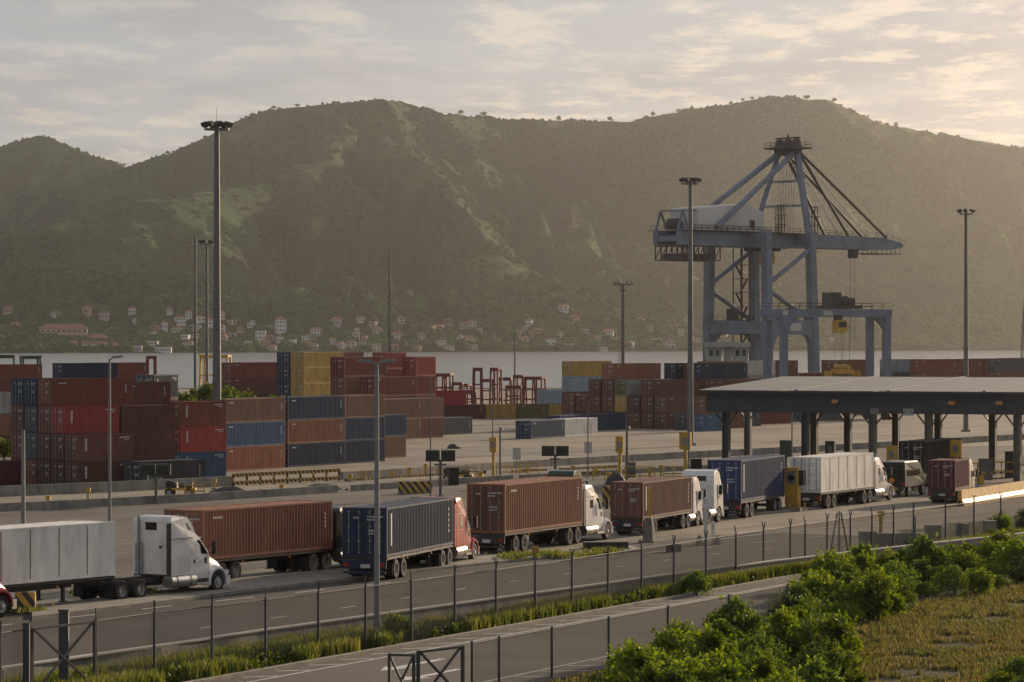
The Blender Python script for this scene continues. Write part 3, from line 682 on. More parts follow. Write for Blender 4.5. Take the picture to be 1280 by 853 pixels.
def trailer(label, front, a, L=12.19, deck=1.22, front_axles=False, bumper='dark', scale=1.0, tand=1.75):
    """front: ground point under the middle of the container's front edge"""
    t = thing('container_trailer', label, 'trailer', front, yaw(a), 'trailers carrying containers on the gate road'); t.scale = (scale,)*3
    b = MB()
    for s in (-1, 1):
        b.box(-L+.05, -2.4, s*.48-.06, s*.48+.06, .86, deck-.03); b.box(-2.4, -.05, s*.48-.06, s*.48+.06, 1.0, deck-.03)
        b.box(-L+.05, -.05, s*1.16-.05, s*1.16+.05, deck-.13, deck-.02)
    for x in (-L+.12, -L+2.5, -L*.55, -L*.35, -2.3, -.12): b.box(x-.09, x+.09, -1.21, 1.21, deck-.16, deck-.012)
    b.box(-1.5, -.3, -.42, .42, .97, 1.03)
    b.obj('frame', M_frame, t)
    ax = [-L+tand, -L+tand+1.3]
    if front_axles: ax += [-2.6, -1.3]
    for x in ax:
        MB().tube((x, -.95, .525), (x, .95, .525), .07, n=8).obj('axle', M_frame, t)
        for y in (-.90, .90): wheel(t, x, y, True)
    for y in (-.90, .90): flap(t, -L+tand-.72, y)
    if not front_axles:
        for y in (-.75, .75):
            g = MB(); g.box(-3.35, -3.2, y-.07, y+.07, .28, 1.0); g.box(-3.45, -3.1, y-.13, y+.13, .24, .29); g.obj('landing_leg', M_frame, t)
    bm = MB(); bm.box(-L-.06, -L+.03, -1.2, 1.2, .62, deck-.17); bm.box(-L-.05, -L+.02, -1.15, 1.15, .36, .50)
    for y in (-.6, .6): bm.box(-L-.04, -L+.02, y-.05, y+.05, .45, .66)
    bm.obj('rear_bumper', M_frame if bumper == 'dark' else PM[bumper], t)
    for y in (-.98, .98): MB().box(-L-.085, -L-.058, y-.13, y+.13, .72, .92).obj('tail_light', M_red, t)
    MB().box(-L-.08, -L-.055, -.32, .20, .66, .86).obj('licence_plate', M_plate, t)
    for x in (-L+3.6, -4.2):
        MB().box(x-.06, x+.06, -1.235, -1.215, .95, 1.05).obj('side_marker', M_amber, t)
    return t
def tractor(label, loc, a, colour='white', style='sleeper', tand=(-1.35, -2.65), wb=3.75, back_window=False, scale=1.0, roof=3.85, stack_pipe=True, lower='dark'):
    t = thing('lorry_tractor', label, 'lorry', loc, yaw(a), 'lorries queuing at the gate'); t.scale = (scale,)*3
    m = CAB[colour]; 
    rear = min(tand) - .75
    b = MB(); fx = 2.0 if style == 'cabover' else 3.9
    for s in (-1, 1): b.box(rear, fx, s*.43-.05, s*.43+.05, .72, .98)
    for x in (rear+.1, tand[0], -.4, .6): b.box(x-.06, x+.06, -.42, .42, .74, .96)
    b.obj('chassis', M_frame, t)
    mid = sum(tand)/2; MB().prism([(mid-.55,-.45),(mid+.5,-.5),(mid+.6,0),(mid+.5,.5),(mid-.55,.45),(mid-.3,0)], .985, 1.06).obj('fifth_wheel', M_frame, t)
    for x in tand:
        MB().tube((x, -.95, .525), (x, .95, .525), .09, n=8).obj('axle', M_frame, t)
        for y in (-.92, .92): wheel(t, x, y, True)
    for y in (-.92, .92): flap(t, min(tand)-.74, y)
    if style == 'cabover':
        P = [(0,1.0,1.2),(0,3.3,1.2),(.25,3.62,1.14),(1.15,3.72,1.10),(1.75,3.45,1.08),(2.02,2.95,1.10),(2.12,2.75,1.12),(2.32,1.9,1.19),(2.36,.62,1.2),(1.95,.55,1.2),(1.93,.9,1.2),(1.6,1.14,1.2),(1.0,1.14,1.2),(.7,.95,1.2)]
        c = MB().prof(P).obj('cab', m, t)
        MB().add([(2.135,-1.02,2.72),(2.335,-1.10,1.95),(2.335,1.10,1.95),(2.135,1.02,2.72)], [(0,1,2,3)]).obj('windscreen', M_glass, t)
        MB().box(2.30, 2.385, -.9, .9, .95, 1.6).obj('grille', M_black, t)
        MB().box(2.2, 2.45, -1.22, 1.22, .38, .78).obj('bumper', m, t)
        for s in (-1, 1):
            d = MB().box(.95, 2.1, min(s*1.2, s*1.214), max(s*1.2, s*1.214), 1.16, 2.68).obj('door', m, t)
            MB().box(1.15, 2.0, min(s*1.212, s*1.222), max(s*1.212, s*1.222), 1.95, 2.6).obj('window', M_glass, d)
            MB().box(1.02, 1.2, min(s*1.212, s*1.24), max(s*1.212, s*1.24), 1.72, 1.78).obj('handle', M_black, d)
            mr = MB(); mr.box(2.25, 2.4, s*1.42-.1, s*1.42+.1, 2.0, 2.7); mr.bar((2.2, s*1.15, 2.7), (2.3, s*1.42, 2.72), .04); mr.obj('mirror', M_black, t)
            MB().box(2.43, 2.47, s*.95-.2, s*.95+.2, .5, .68).obj('headlight', M_lamp, t)
            wheel(t, 1.3, s*1.03, False)
            MB().tube((-1.0, s*.98, .72), (.35, s*.98, .72), .30, n=14).obj('fuel_tank', M_alu, t)
        MB().box(-.03, .004, -.62, .62, 2.95, 3.3).obj('rear_panel_vent', M_black, t)
        return t
    R = roof; e = wb - 3.75
    # side profile of cab and sleeper: straight back, domed roof, stepped fairing, raked windscreen
    P = [(0,1.02,1.2),(0,R-.22,1.19),(.06,R-.07,1.14),(.25,R,1.10),(1.0,R+.02,1.08),(1.35,R-.06,1.06),(1.62,R-.26,1.05),(1.86,R-.52,1.05),(2.06,3.00,1.05),(2.30,2.86,1.05),(2.42,2.74,1.05),(3.12+e,1.98,1.08),(3.16+e,1.02,1.12)]
    c = MB().prof(P).obj('cab', m, t)
    x0 = 3.16 + e; xe = 4.72 + e
    vs = []; fs = []
    secs = [(x0+.004, 1.95, .96), (x0+.35, 1.90, .95), (x0+.8, 1.78, .88), (x0+1.2, 1.60, .78), (x0+1.45, 1.38, .72), (xe, 1.12, .70)]
    for x, zt, hw in secs:
        for k_ in range(9):
            an = math.pi*k_/8; vs.append((x, hw*math.copysign(abs(math.cos(an))**.6, math.cos(an)), .80 + (zt-.80)*math.sin(an)**.55))
    n_ = 9
    for i in range(len(secs)-1):
        for k_ in range(8): fs.append((i*n_+k_, i*n_+k_+1, (i+1)*n_+k_+1, (i+1)*n_+k_))
    fs.append(tuple(range((len(secs)-1)*n_, len(secs)*n_)))
    MB().add(vs, fs).obj('hood', m, t, smooth=True)
    MB().box(xe-.03, xe+.03, -.48, .48, .84, 1.10).obj('grille', M_alu, t)
    MB().prism([(xe-.35,-1.2),(xe+.05,-1.14),(xe+.17,-.6),(xe+.17,.6),(xe+.05,1.14),(xe-.35,1.2)], .36, .80).obj('bumper', m if colour == 'white' else M_alu, t)
    n = Vector((.74, 0, .67)).normalized()*.012
    ws = [Vector((2.47,-.96,2.68))+n, Vector((3.10+e,-1.0,2.01))+n, Vector((3.10+e,1.0,2.01))+n, Vector((2.47,.96,2.68))+n]
    MB().add(ws, [(0,1,2,3)]).obj('windscreen', M_glass, t)
    MB().prism([(2.30,-1.02),(2.66,-.96),(2.72,0),(2.66,.96),(2.30,1.02)], 2.76, 2.80).obj('sun_visor', M_black if colour != 'white' else m, t)
    for s in (-1, 1):
        w = 1.115
        d = MB(); pts = [(1.72,1.05,w+.012),(1.72,2.74,1.078),(2.36,2.72,1.062),(3.04+e,1.98,1.085),(3.04+e,1.05,w+.005)]
        d.add([(x, s*(q+.012), z) for x, z, q in pts] + [(x, s*(q-.05), z) for x, z, q in pts], [tuple(range(5)) if s < 0 else tuple(range(4,-1,-1))] + [(i, (i+1)%5, 5+(i+1)%5, 5+i) for i in range(5)])
        d = d.obj('door', m, t)
        pw = [(1.86,1.98,1.110),(1.86,2.66,1.092),(2.36,2.66,1.085),(2.97+e,1.98,1.104)]
        MB().add([(x, s*(q+.014), z) for x, z, q in pw], [(0,1,2,3) if s < 0 else (3,2,1,0)]).obj('window', M_glass, d)
        MB().box(1.80, 1.93, min(s*1.11, s*1.16), max(s*1.11, s*1.16), 1.55, 1.74).obj('handle', M_black, d)
        MB().box(2.72+e, 2.86+e, min(s*1.11, s*1.15), max(s*1.11, s*1.15), 1.50, 1.80).obj('door_vent', M_black, d)
        if style != 'high': MB().box(.75, 1.25, min(s*1.15, s*1.19), max(s*1.15, s*1.19), 2.12, 2.62).obj('sleeper_window', M_glass, t)
        MB().box(.32, 1.5, min(s*1.15, s*1.185), max(s*1.15, s*1.185), 1.2, 1.95).obj('locker_door', m, t)
        MB().add([(1.02, s*1.105, R-.70), (1.02, s*1.095, R-.30), (1.40, s*1.085, R-.36), (1.72, s*1.085, R-.70)], [(0,1,2,3) if s < 0 else (3,2,1,0)]).obj('roof_fairing_window', M_galv if colour == 'white' else M_glass, t)
        MB().box(0.02, 1.7, min(s*1.15, s*1.196), max(s*1.15, s*1.196), 2.80, 2.84).obj('trim_strip', M_galv, t)
        if s < 0 or not back_window: MB().box(-.34, -.02, min(s*1.16, s*1.19), max(s*1.16, s*1.19), 1.05, R-.3).obj('side_extender', M_black if colour == 'white' else m, t)
        mr = MB(); mr.box(3.0+e, 3.12+e, s*1.42-.09, s*1.42+.09, 1.95, 2.62); mr.bar((2.85+e, s*1.08, 2.3), (3.06+e, s*1.42, 2.5), .035); mr.bar((2.95+e, s*1.1, 2.0), (3.06+e, s*1.42, 2.02), .035); mr.obj('mirror', M_black, t)
        f = MB(); nseg = 12; vs = []
        for i in range(nseg+1):
            an = rad(-6 + 196*i/nseg)
            for rr_, yy in ((.60, .66), (.60, 1.20), (.69, 1.20), (.80, 1.02), (.82, .66)): vs.append((wb + rr_*math.cos(an)*1.06, s*yy, .53 + rr_*math.sin(an)*1.05))
        fs = [(5*i+j, 5*i+(j+1)%5, 5*(i+1)+(j+1)%5, 5*(i+1)+j) for i in range(nseg) for j in range(5)] + [(4,3,2,1,0), tuple(5*nseg+j for j in range(5))]
        f.add(vs, fs).obj('fender', m, t, smooth=True)
        MB().box(xe-.30, xe+.02, s*.90-.17, s*.90+.17, .86, 1.08).obj('headlight', M_lamp, t)
        wheel(t, wb, s*1.03, False)
        ft = MB().tube((.02, s*.95, .74), (1.95, s*.95, .74), .335, n=18).obj('fuel_tank', M_alu, t, smooth=True)
        for x in (.45, 1.5): MB().tube((x-.03, s*.95, .74), (x+.03, s*.95, .74), .345, n=18).obj('tank_strap', M_frame, ft)
        MB().box(2.0, 2.95+e, min(s*.75, s*1.2), max(s*.75, s*1.2), .45, .60).obj('step', M_alu, t)
        MB().box(1.2, 3.0+e, min(s*.98, s*1.13), max(s*.98, s*1.13), .78, 1.03).obj('sill_skirt', m, t)
        MB().box(2.0, 2.95+e, min(s*.85, s*1.18), max(s*.85, s*1.18), .64, .76).obj('upper_step', M_frame, t)
    for y in (-.75, -.4, 0, .4, .75): MB().box(2.30, 2.42, y-.05, y+.05, 2.875, 2.93).obj('marker_lamp', M_amber, t)
    if stack_pipe: MB().tube((-.16, .72, 1.0), (-.16, .72, R+.05), .065, n=10).obj('exhaust_stack', M_galv, t)
    if back_window:
        MB().box(-.012, .004, -.28, .42, R-.66, R-.28).obj('rear_window', M_glass, t)
        MB().box(-.012, .004, -.62, -.42, 2.35, 2.48).obj('rear_vent', M_black, t)
        ld = MB()
        for y in (.55, .95): ld.bar((-.09, y, 1.15), (-.09, y, 2.6), .035)
        for z in (1.35, 1.75, 2.15, 2.55): ld.bar((-.09, .55, z), (-.09, .95, z), .03)
        ld.obj('ladder', M_galv, t)
        MB().box(-.05, .0, -1.1, 1.1, 1.0, 1.08).obj('deck_plate', M_frame, t)
    else:
        MB().box(-.012, .004, -.9, .9, 1.2, R-.4).obj('rear_panel', m, t)
    return t
def dirs(a): return Vector((math.sin(rad(a)), math.cos(rad(a)), 0)), Vector((math.cos(rad(a)), -math.sin(rad(a)), 0))
def rig(px, corner, a, L, H, colour, clabel, tlabel, deck=1.22, scale=1.0, mark=0, cab=None, cablabel=None, gap=.75, bumper='dark', smooth_panels=False, door=None, front_axles=False, **kw):
    """px: photo pixel of the container's lower corner on the visible long side: 'R' the door end, 'F' the front end"""
    u, v = dirs(a); P = at_z(px[0], px[1], deck*scale)
    F = P + u*(L*scale if corner == 'R' else 0) - v*(WD/2*scale); F.z = .012
    C = F - u*(L*scale/2); C.z = .012 + deck*scale
    container(clabel, colour, L, H, C, a, 'containers riding on trailers', mark=mark, door_colour=door, smooth_panels=smooth_panels, scale=scale)
    trailer(tlabel, F, a, L, deck, front_axles, bumper, scale)
    if cab: tractor(cablabel, F + u*(gap*scale), a, cab, scale=scale, **kw)
    return F, u, v
rig((144, 720), 'F', 33, 12.19, 2.59, 'off white', 'rust-streaked pale grey smooth-sided container behind the big white sleeper cab', 'trailer under the rust-streaked pale grey container', deck=1.30, cab='white', cablabel='white high-roof lorry tractor with rear ladder, hauling the pale grey container', gap=4.3, smooth_panels=True, tand=(-2.35, -3.75), wb=3.75, back_window=True, style='high', mark=0, roof=3.9)
rig((415.7, 686), 'F', 30, 12.19, 2.59, 'orange brown', 'orange-brown corrugated container just ahead of the big white sleeper cab', 'trailer under the orange-brown container', cab='dark', cablabel='dark lorry tractor hidden in front of the orange-brown container', gap=.8, mark=4, roof=3.4)
rig((483.6, 697.6), 'R', 15.5, 12.19, 2.59, 'navy', 'dark blue container on the lorry with the red cab', 'trailer with blue rear bumper under the dark blue container', cab='red', cablabel='red sleeper-cab lorry tractor pulling the dark blue container', gap=.7, bumper='navy', mark=3, roof=3.75, stack_pipe=False)
rig((631.2, 667.6), 'R', 23.0, 12.19, 2.9, 'orange brown', 'tall red-brown container behind the white cab, just ahead of the red lorry', 'trailer under the tall red-brown container', cab='white', cablabel='white lorry tractor pulling the tall red-brown container ahead of the red lorry', gap=.65, door='brown', mark=4, roof=3.55)
rig((803.8, 649), 'R', 19.5, 12.19, 2.59, 'brown', 'plain dark brown container between two white cabs, white stripe by its doors', 'trailer with blue and white bumper board under the plain dark brown container', scale=.9, cab='white', cablabel='small white flat-faced lorry tractor pulling the plain dark brown container', gap=.5, style='cabover', mark=3)
rig((926.3, 627.5), 'R', 19.0, 12.19, 2.9, 'royal blue', 'royal blue container on a trailer without a cab, beside the yellow pedestal', 'trailer standing without a cab under the royal blue container', front_axles=True, mark=3)
rig((1026.3, 616.9), 'R', 24.5, 12.19, 2.66, 'off white', 'weathered white box container entering the gate canopy', 'trailer under the weathered white box container', smooth_panels=True, cab='white', cablabel='white lorry tractor pulling the weathered white box under the canopy', gap=.55, mark=0, roof=3.45)
rig((1194, 612.7), 'R', 19.0, 6.06, 2.59, 'maroon', 'short maroon container beside the long yellow barrier', 'short trailer under the maroon container', scale=.87, cab='cream', cablabel='cream flat-faced lorry tractor pulling the short maroon container', gap=.4, style='cabover', tand=(-1.35, -2.5))
rig((1156, 592.5), 'R', 23.0, 12.19, 2.9, 'black', 'black container passing between the canopy columns', 'trailer under the black container', scale=.95)
# white cab-over beside the plain brown container
u, v = dirs(19.5); P = ground(905, 652); tractor('large white flat-faced lorry tractor with dark rear vent beside the royal blue container', P - u*2.4 + v*(-1.2), 19.5, 'white', style='cabover', scale=.98)
# red lorry nosing in at the picture edge: only its bonnet and front wheel are in view
u, v = dirs(33); P = at_z(3, 773, 0); tractor('red lorry tractor with its bonnet beside the striped lamp base', P - u*3.75 - v*1.18 + Vector((0,0,.012)), 33, 'red', roof=3.4, stack_pipe=False)

# dark high-bodied utility truck waiting at the canopy
def utility_truck():
    u, v = dirs(24); P = at_z(1131, 622, 0); t = thing('utility_truck', 'dark high-bodied utility truck with pale roof and orange rear plate at the canopy', 'truck', P - v*1.1, yaw(24))
    m = material('truck_dark_olive', (0.022, 0.024, 0.022), .75, var=.2, spec=.2)
    MB().prof([(0,.85,1.12),(0,2.2,1.12),(.15,2.62,1.06),(.4,2.75,1.0),(3.9,2.75,1.0),(4.3,2.6,1.04),(4.9,1.9,1.1),(5.1,1.8,1.1),(5.9,1.6,1.08),(6.0,.8,1.08)]).obj('body', m, t)
    MB().prof([(.3,2.76,1.0),(.5,2.84,.92),(3.7,2.84,.92),(3.95,2.76,1.0)]).obj('roof', M_galv, t)
    for y in (-.5, .5): MB().box(-.02, .004, y-.34, y+.34, 1.75, 2.18).obj('rear_window', M_glass, t)
    for s in (-1, 1):
        for x in (.6, 1.8, 3.0): MB().box(x, x+.95, min(s*1.115, s*1.135), max(s*1.115, s*1.135), 1.7, 2.2).obj('side_window', M_glass, t)
        for x in (1.2, 4.9): wheel(t, x, s*.98, False)
        MB().box(-.05, .0, s*.9-.1, s*.9+.1, 1.0, 1.18).obj('tail_light', M_red, t)
    MB().add([(-.03,-.02,1.62),(-.03,-.30,1.35),(-.03,-.02,1.08),(-.03,.26,1.35)], [(0,1,2,3)]).obj('warning_plate', M_oplate, t)
    MB().box(-.16, .0, -1.08, 1.08, .55, .82).obj('bumper', M_frame, t)
    MB().box(-.185, -.165, -.55, .2, .58, .8).obj('licence_plate', M_yellow, t)
    fr = MB(); fr.box(.1, 5.7, -.5, .5, .6, .85); fr.obj('chassis', M_frame, t)
utility_truck()
# green lorry cab in the next lane, just its roof shows over the tall red-brown box
u, v = dirs(25); P = ground(744, 641); tractor('dark green lorry tractor parked in the lane behind the tall red-brown container', P - u*3.5 - v*1.2, 25, 'green', style='cabover', scale=.86)
# ---------------------------------------------------------------- gate canopy
M_roof = material('canopy_roof', (0.15, 0.155, 0.155), .6, 0.0, var=.15, scale=.6, dirt=(0.12, 0.11, 0.095), dirt_amt=.6, dirt_scale=.35)
M_fascia = material('canopy_fascia', (0.040, 0.050, 0.060), .6, 0, var=.2, scale=1.0, dirt=(0.03, 0.027, 0.025), dirt_amt=.6, dirt_scale=.5)
M_col = material('column_steel', (0.14, 0.125, 0.10), .6, 0, var=.25, scale=2, dirt=(0.05, 0.045, 0.04), dirt_amt=.6)
M_sign = material('sign_panel', (0.42, 0.42, 0.40), .5, var=.12)
M_signtxt = material('sign_ink', (0.07, 0.07, 0.075), .6)
LA = 25.0; LU, LV = dirs(LA)                              # lane heading, and across the lanes towards the near side
def canopy():
    P0 = ground(1162, 600)                                # foot of a front column
    t = thing('gate_canopy', 'wide grey metal-roofed gate canopy on steel columns over the lorry lanes', 'canopy', (P0.x, P0.y, 0), yaw(LA))
    # local x: lane heading; local y: away from the near side of the lanes (left). The front edge lies at x = 0
    def loc(p): d = Vector(p) - P0; return (d.dot(LU), -d.dot(LV))
    yL, yR = 21.5, -16.0; xb = 21.6; ze, zr = 7.95, 9.0; ov = 1.0
    n = 128; dy = (yL+.9 - yR)/n
    # corrugated sheets, laid bay by bay between the ridge caps
    caps = [yL+.6, 12.4, 3.6, -5.4, yR]
    for i in range(4):
        b = MB(); y1, y0 = caps[i], caps[i+1]; k = int((y1-y0)/.30); vs = []; fs = []
        for j in range(2*k+1):
            y = y0 + (y1-y0)*j/(2*k); zz = .05*(j % 2)
            vs += [(-ov, y, ze+zz), (xb, y, zr+zz)]
        for j in range(2*k): fs.append((2*j, 2*j+2, 2*j+3, 2*j+1)[::-1])
        b.add(vs, fs).obj('roof_sheet', M_roof, t)
    for y in caps[1:4]: MB().bar((-ov, y, ze+.09), (xb, y, zr+.09), .30, .06).obj('ridge_cap', M_galv, t)
    MB().box(xb-.3, xb+.1, yR, yL+.6, zr-.5, zr+.03).obj('rear_trim', M_fascia, t)
    MB().box(-ov-.06, -ov+.06, yR, yL+.65, ze-.22, ze-.02).obj('gutter', M_fascia, t)
    # fascia of ribbed sheet
    b = MB(); zf0, zf1 = 5.95, ze-.06; k = int((yL-yR)/.28); vs = []; fs = []
    for j in range(2*k+1):
        y = yR + (yL-yR)*j/(2*k); xx = -.03*(j % 2); vs += [(-.35+xx, y, zf0), (-.35+xx, y, zf1)]
    for j in range(2*k): fs.append((2*j, 2*j+2, 2*j+3, 2*j+1)[::-1])
    b.add(vs, fs); b.box(-.30, -.2, yR, yL, zf0-.02, zf0+.12); b.obj('fascia', M_fascia, t)
    MB().box(-.3, xb, yL-.1, yL, zf0, ze-.1).obj('side_fascia', M_fascia, t)
    MB().box(-.2, xb-.3, yR+.1, yL-.15, ze-.62, ze-.5).obj('soffit', M_fascia, t)
    for x in (.3, 7, 14, 21): MB().box(x-.12, x+.12, yR+.1, yL-.15, 6.1, 6.7).obj('beam', M_fascia, t)
    def column(px, x, w=.62, mt=None):
        # front (x=0) or rear rows: y solved so that the column stands on the pixel column
        uu = (px-640)/FPX; best_ = None
        A = P0 + LU*x; yv = (A.x - uu*A.y)/(LV.x - uu*LV.y)      # A - LV*y
        y = yv
        c = MB(); c.box(x-.09, x+.09, y-w/2, y+w/2, 0, 6.1); c.box(x-w/2, x+w/2, y-w/2, y-w/2+.1, 0, 6.1); c.box(x-w/2, x+w/2, y+w/2-.1, y+w/2, 0, 6.1)
        c.box(x-w/2, x+w/2, y-w/2, y+w/2, 0, .08)
        o = c.obj('column', mt or M_col, t)
        br = MB()
        for s in (-1, 1): br.bar((x, y+s*.3, 4.9), (x, y+s*1.25, 6.1), .12)
        br.obj('column_brace', M_fascia, o)
        return y
    ys = [column(p, 0.3, mt=M_fascia if p in (908, 1007) else None) for p in (908, 1007, 1091, 1161, 1272)]
    for p in (1018, 1060, 1173, 1241): column(p, 14.0)
    for p in (935, 1120): column(p, 21.0)
    # lane number plates and amber lamps on the fascia
    def plate(px, py, w, h, txt):
        y = None; A = P0 - LU*.42; uu = (px-640)/FPX; y = (A.x - uu*A.y)/(LV.x - uu*LV.y); Pw = A - LV*y; z = CAM_H - ray(px, py)[1]*Pw.y
        o = MB().box(-.46, -.40, y-w/2, y+w/2, z-h/2, z+h/2).obj('lane_sign', M_sign if txt != '11' else M_galv, t)
        cu = bpy.data.curves.new('lane_number', 'FONT'); cu.body = txt; cu.size = h*.95; cu.align_x = 'CENTER'; cu.align_y = 'CENTER'; cu.extrude = .004
        cu.materials.append(M_signtxt); tmp = bpy.data.objects.new('tmp', cu); me_ = bpy.data.meshes.new_from_object(tmp); bpy.data.objects.remove(tmp); q = bpy.data.objects.new('lane_number', me_); COL.objects.link(q); q.parent = o; q.location = (-.468, y, z); q.rotation_euler = (rad(90), 0, rad(-90))
    plate(1135.5, 515.5, .95, .62, '47A'); plate(1093, 514, .8, .55, '11')
    for px, py in ((1045, 502), (1191, 504), (1250, 504)):
        A = P0 - LU*.42; uu = (px-640)/FPX; y = (A.x - uu*A.y)/(LV.x - uu*LV.y); Pw = A - LV*y; z = CAM_H - ray(px, py)[1]*Pw.y
        f = MB(); f.box(-.75, -.42, y-.32, y+.32, z-.18, z+.18); f.obj('floodlight', M_galv, t); MB().box(-.79, -.752, y-.28, y+.28, z-.14, z+.14).obj('lens', M_amber, bpy.data.objects[f'floodlight'] if False else t.children[-1])
canopy()

# ---------------------------------------------------------------- ship-to-shore crane
M_crane = material('crane_blue', (0.145, 0.18, 0.235), .6, 0, var=.2, scale=.35, dirt=(0.07, 0.055, 0.045), dirt_amt=.7, dirt_scale=.2)
M_dark = material('crane_dark', (0.05, 0.048, 0.046), .7, var=.3, scale=.5, dirt=(0.09, 0.05, 0.03), dirt_amt=.6)
M_house = material('crane_house', (0.50, 0.50, 0.48), .6, var=.1, scale=.3, dirt=(0.22, 0.17, 0.12), dirt_amt=.5, dirt_scale=.12)
def rail(t, pts, name='handrail', h=1.1):
    b = MB()
    for a, c in zip(pts[:-1], pts[1:]):
        a, c = Vector(a), Vector(c); n = max(1, int((c-a).length/2.0))
        for z in (h*.5, h): b.bar(a+Vector((0,0,z)), c+Vector((0,0,z)), .07)
        for i in range(n+1):
            p = a.lerp(c, i/n); b.bar(p, p+Vector((0,0,h)), .07)
    return b.obj(name, M_dark, t)
def quay_crane():
    Y = 760.0; C = Vector(((952-640)/FPX*Y, Y, gz((952-640)/FPX*Y, Y)))
    t = thing('quay_crane', 'tall blue ship-to-shore gantry crane with white machinery house at the quay', 'crane', C, yaw(45))
    lx, ly, G = 8.0, 8.5, 35.0
    for y in (-ly, ly):
        for x in (-lx, lx):
            xt = x if x < 0 else x-1.2
            b = MB(); b.bar((x, y, 1.2), (x + (xt-x)*.5, y, 18), 1.9, 1.9); b.bar((x + (xt-x)*.5, y, 18), (xt, y*.97, G+3), 1.75, 1.75); b.obj('leg', M_crane, t)
            w = MB(); w.box(x-1.1, x+1.1, y-4.2, y+4.2, .9, 1.7)
            for q in (-3.4, -1.8, 1.8, 3.4): w.tube((x-.3, y+q, .45), (x+.3, y+q, .45), .45, n=12)
            w.obj('bogie', M_dark, t)
    for y in (-ly, ly):
        MB().box(-lx, lx, y-.8, y+.8, 15.4, 18.6).obj('portal_beam', M_crane, t)
        for s in (-1, 1):                                 # curved haunches below the portal beam
            h = MB(); pts = [(s*(lx-.8), 15.5)]
            for i in range(7):
                an = rad(90*i/6); pts.append((s*(lx-.8-3.0*(1-math.sin(an))), 15.5-5.5*(1-math.cos(an)) ))
            poly = [(s*(lx-.8), 15.5), (s*(lx-4.2), 15.5)] + [(s*(lx-.8-3.4*(1-math.sin(rad(90*i/6)))), 15.5-6.5*(1-math.cos(rad(90*i/6)))) for i in range(1, 7)]
            h.prof([(x, z, .7) for x, z in poly]); ob = h.obj('haunch', M_crane, t); ob.location = (0, y, 0)
        MB().tube((-lx+.7, y, 26.6), (lx-1.6, y, 34.2), .5, n=10).obj('diagonal_brace', M_crane, t)
        MB().tube((-lx+.7, y, 25.0), (lx-.8, y, 18.2), .5, n=10).obj('diagonal_brace', M_crane, t)
        rail(t, [(-lx, y-.7, 18.6), (lx, y-.7, 18.6)])
        MB().box(-1.0, 1.0, y-1.0, y+1.0, 18.62, 21.2).obj('electrical_cabin', M_house if False else M_dark, t)
        MB().box(-1.2, 2.6, y-.815, y-.803, 16.3, 17.9).obj('name_panel', M_sign, t)
    for x in (-lx, lx):
        MB().box(x-.8, x+.8, -ly, ly, 15.6, 18.4).obj('cross_beam', M_crane, t)
        MB().box(x-1.2 if x > 0 else x-.9, x+.2 if x > 0 else x+.9, -ly-.6, ly+.6, G+.2, G+2.6).obj('upper_cross_beam', M_crane, t)
        MB().box(x-.7, x+.7, -ly, ly, 1.8, 3.2).obj('sill_beam', M_crane, t)
    for y in (-3.4, 3.4):                                 # trolley girders and boom
        MB().box(-31, 12, y-.7, y+.7, G-.4, G+2.8).obj('girder', M_crane, t)
        b = MB().prof([(12.2, G-.2, .65), (12.2, G+2.7, .65), (38.5, G+2.5, .6), (45, G+1.3, .5), (45, G+.5, .5), (40, G-.2, .6)]).obj('boom', M_crane, t); b.location = (0, y, 0)
        rail(t, [(-31, y*1.35, G+2.8), (12, y*1.35, G+2.8)]); rail(t, [(12, y*1.3, G+2.7), (38.5, y*1.3, G+2.5), (45, y*1.3, G+1.3)])
        w = MB(); w.box(-31, 12, min(y*1.15, y*1.6), max(y*1.15, y*1.6), G+2.72, G+2.82); w.obj('walkway', M_dark, t)
    for x in (-30.5, -25, -16, 14, 22, 30, 38, 44.5): MB().box(x-.3, x+.3, -3.4, 3.4, G+.4, G+1.6).obj('cross_tie', M_crane, t)
    # machinery house
    MB().prof([(-25.5, G+2.9, 4.0), (-25.5, G+7.4, 4.0), (-25.0, G+7.8, 3.8), (-8.5, G+9.0, 3.8), (-4, G+7.2, 4.0), (-4, G+2.9, 4.0)]).obj('machinery_house', M_house, t)
    MB().box(-8.6, -6.9, -4.05, -3.98, G+3.6, G+5.4).obj('house_vent', M_black, t)
    MB().box(-27.5, -4, -5.0, 5.0, G+2.6, G+2.86).obj('house_deck', M_dark, t)
    rail(t, [(-27.5, -4.9, G+2.86), (-4, -4.9, G+2.86)])
    # rear counterweight platform hanging under the girders
    b = MB(); 
    for z in (G-3.6, G-.6):
        for y in (-3.8, 3.8): b.bar((-30.5, y, z), (-18, y, z), .22)
    for i in range(8):
        x = -30.5 + i*1.78
        for y in (-3.8, 3.8):
            b.bar((x, y, G-3.6), (x, y, G-.4), .2)
            if i < 7: b.bar((x, y, G-3.6), (x+1.78, y, G-.6), .15)
        b.bar((x, -3.8, G-3.6), (x, 3.8, G-3.6), .2)
    b.obj('rear_truss', M_dark, t)
    MB().box(-29.5, -20, -2.6, 2.6, G-3.4, G-2.2).obj('cable_reel_deck', M_dark, t)
    b = MB()
    for y in (-3.2, 3.2):
        b.bar((-31, y, G+2.8), (-29.5, y, G+7), .4); b.bar((-29.5, y, G+7), (-25.5, y, G+7.2), .35); b.bar((-29.5, y, G+7), (-27.5, y, G+2.9), .35)
    b.bar((-29.5, -3.2, G+7), (-29.5, 3.2, G+7), .35); b.obj('rear_sheave_frame', M_crane, t)
    MB().tube((-28.6, -1.4, G+4.2), (-28.6, 1.4, G+4.2), 1.2, n=16).obj('cable_drum', M_dark, t)
    # A-frame, stays
    ap = 57.0
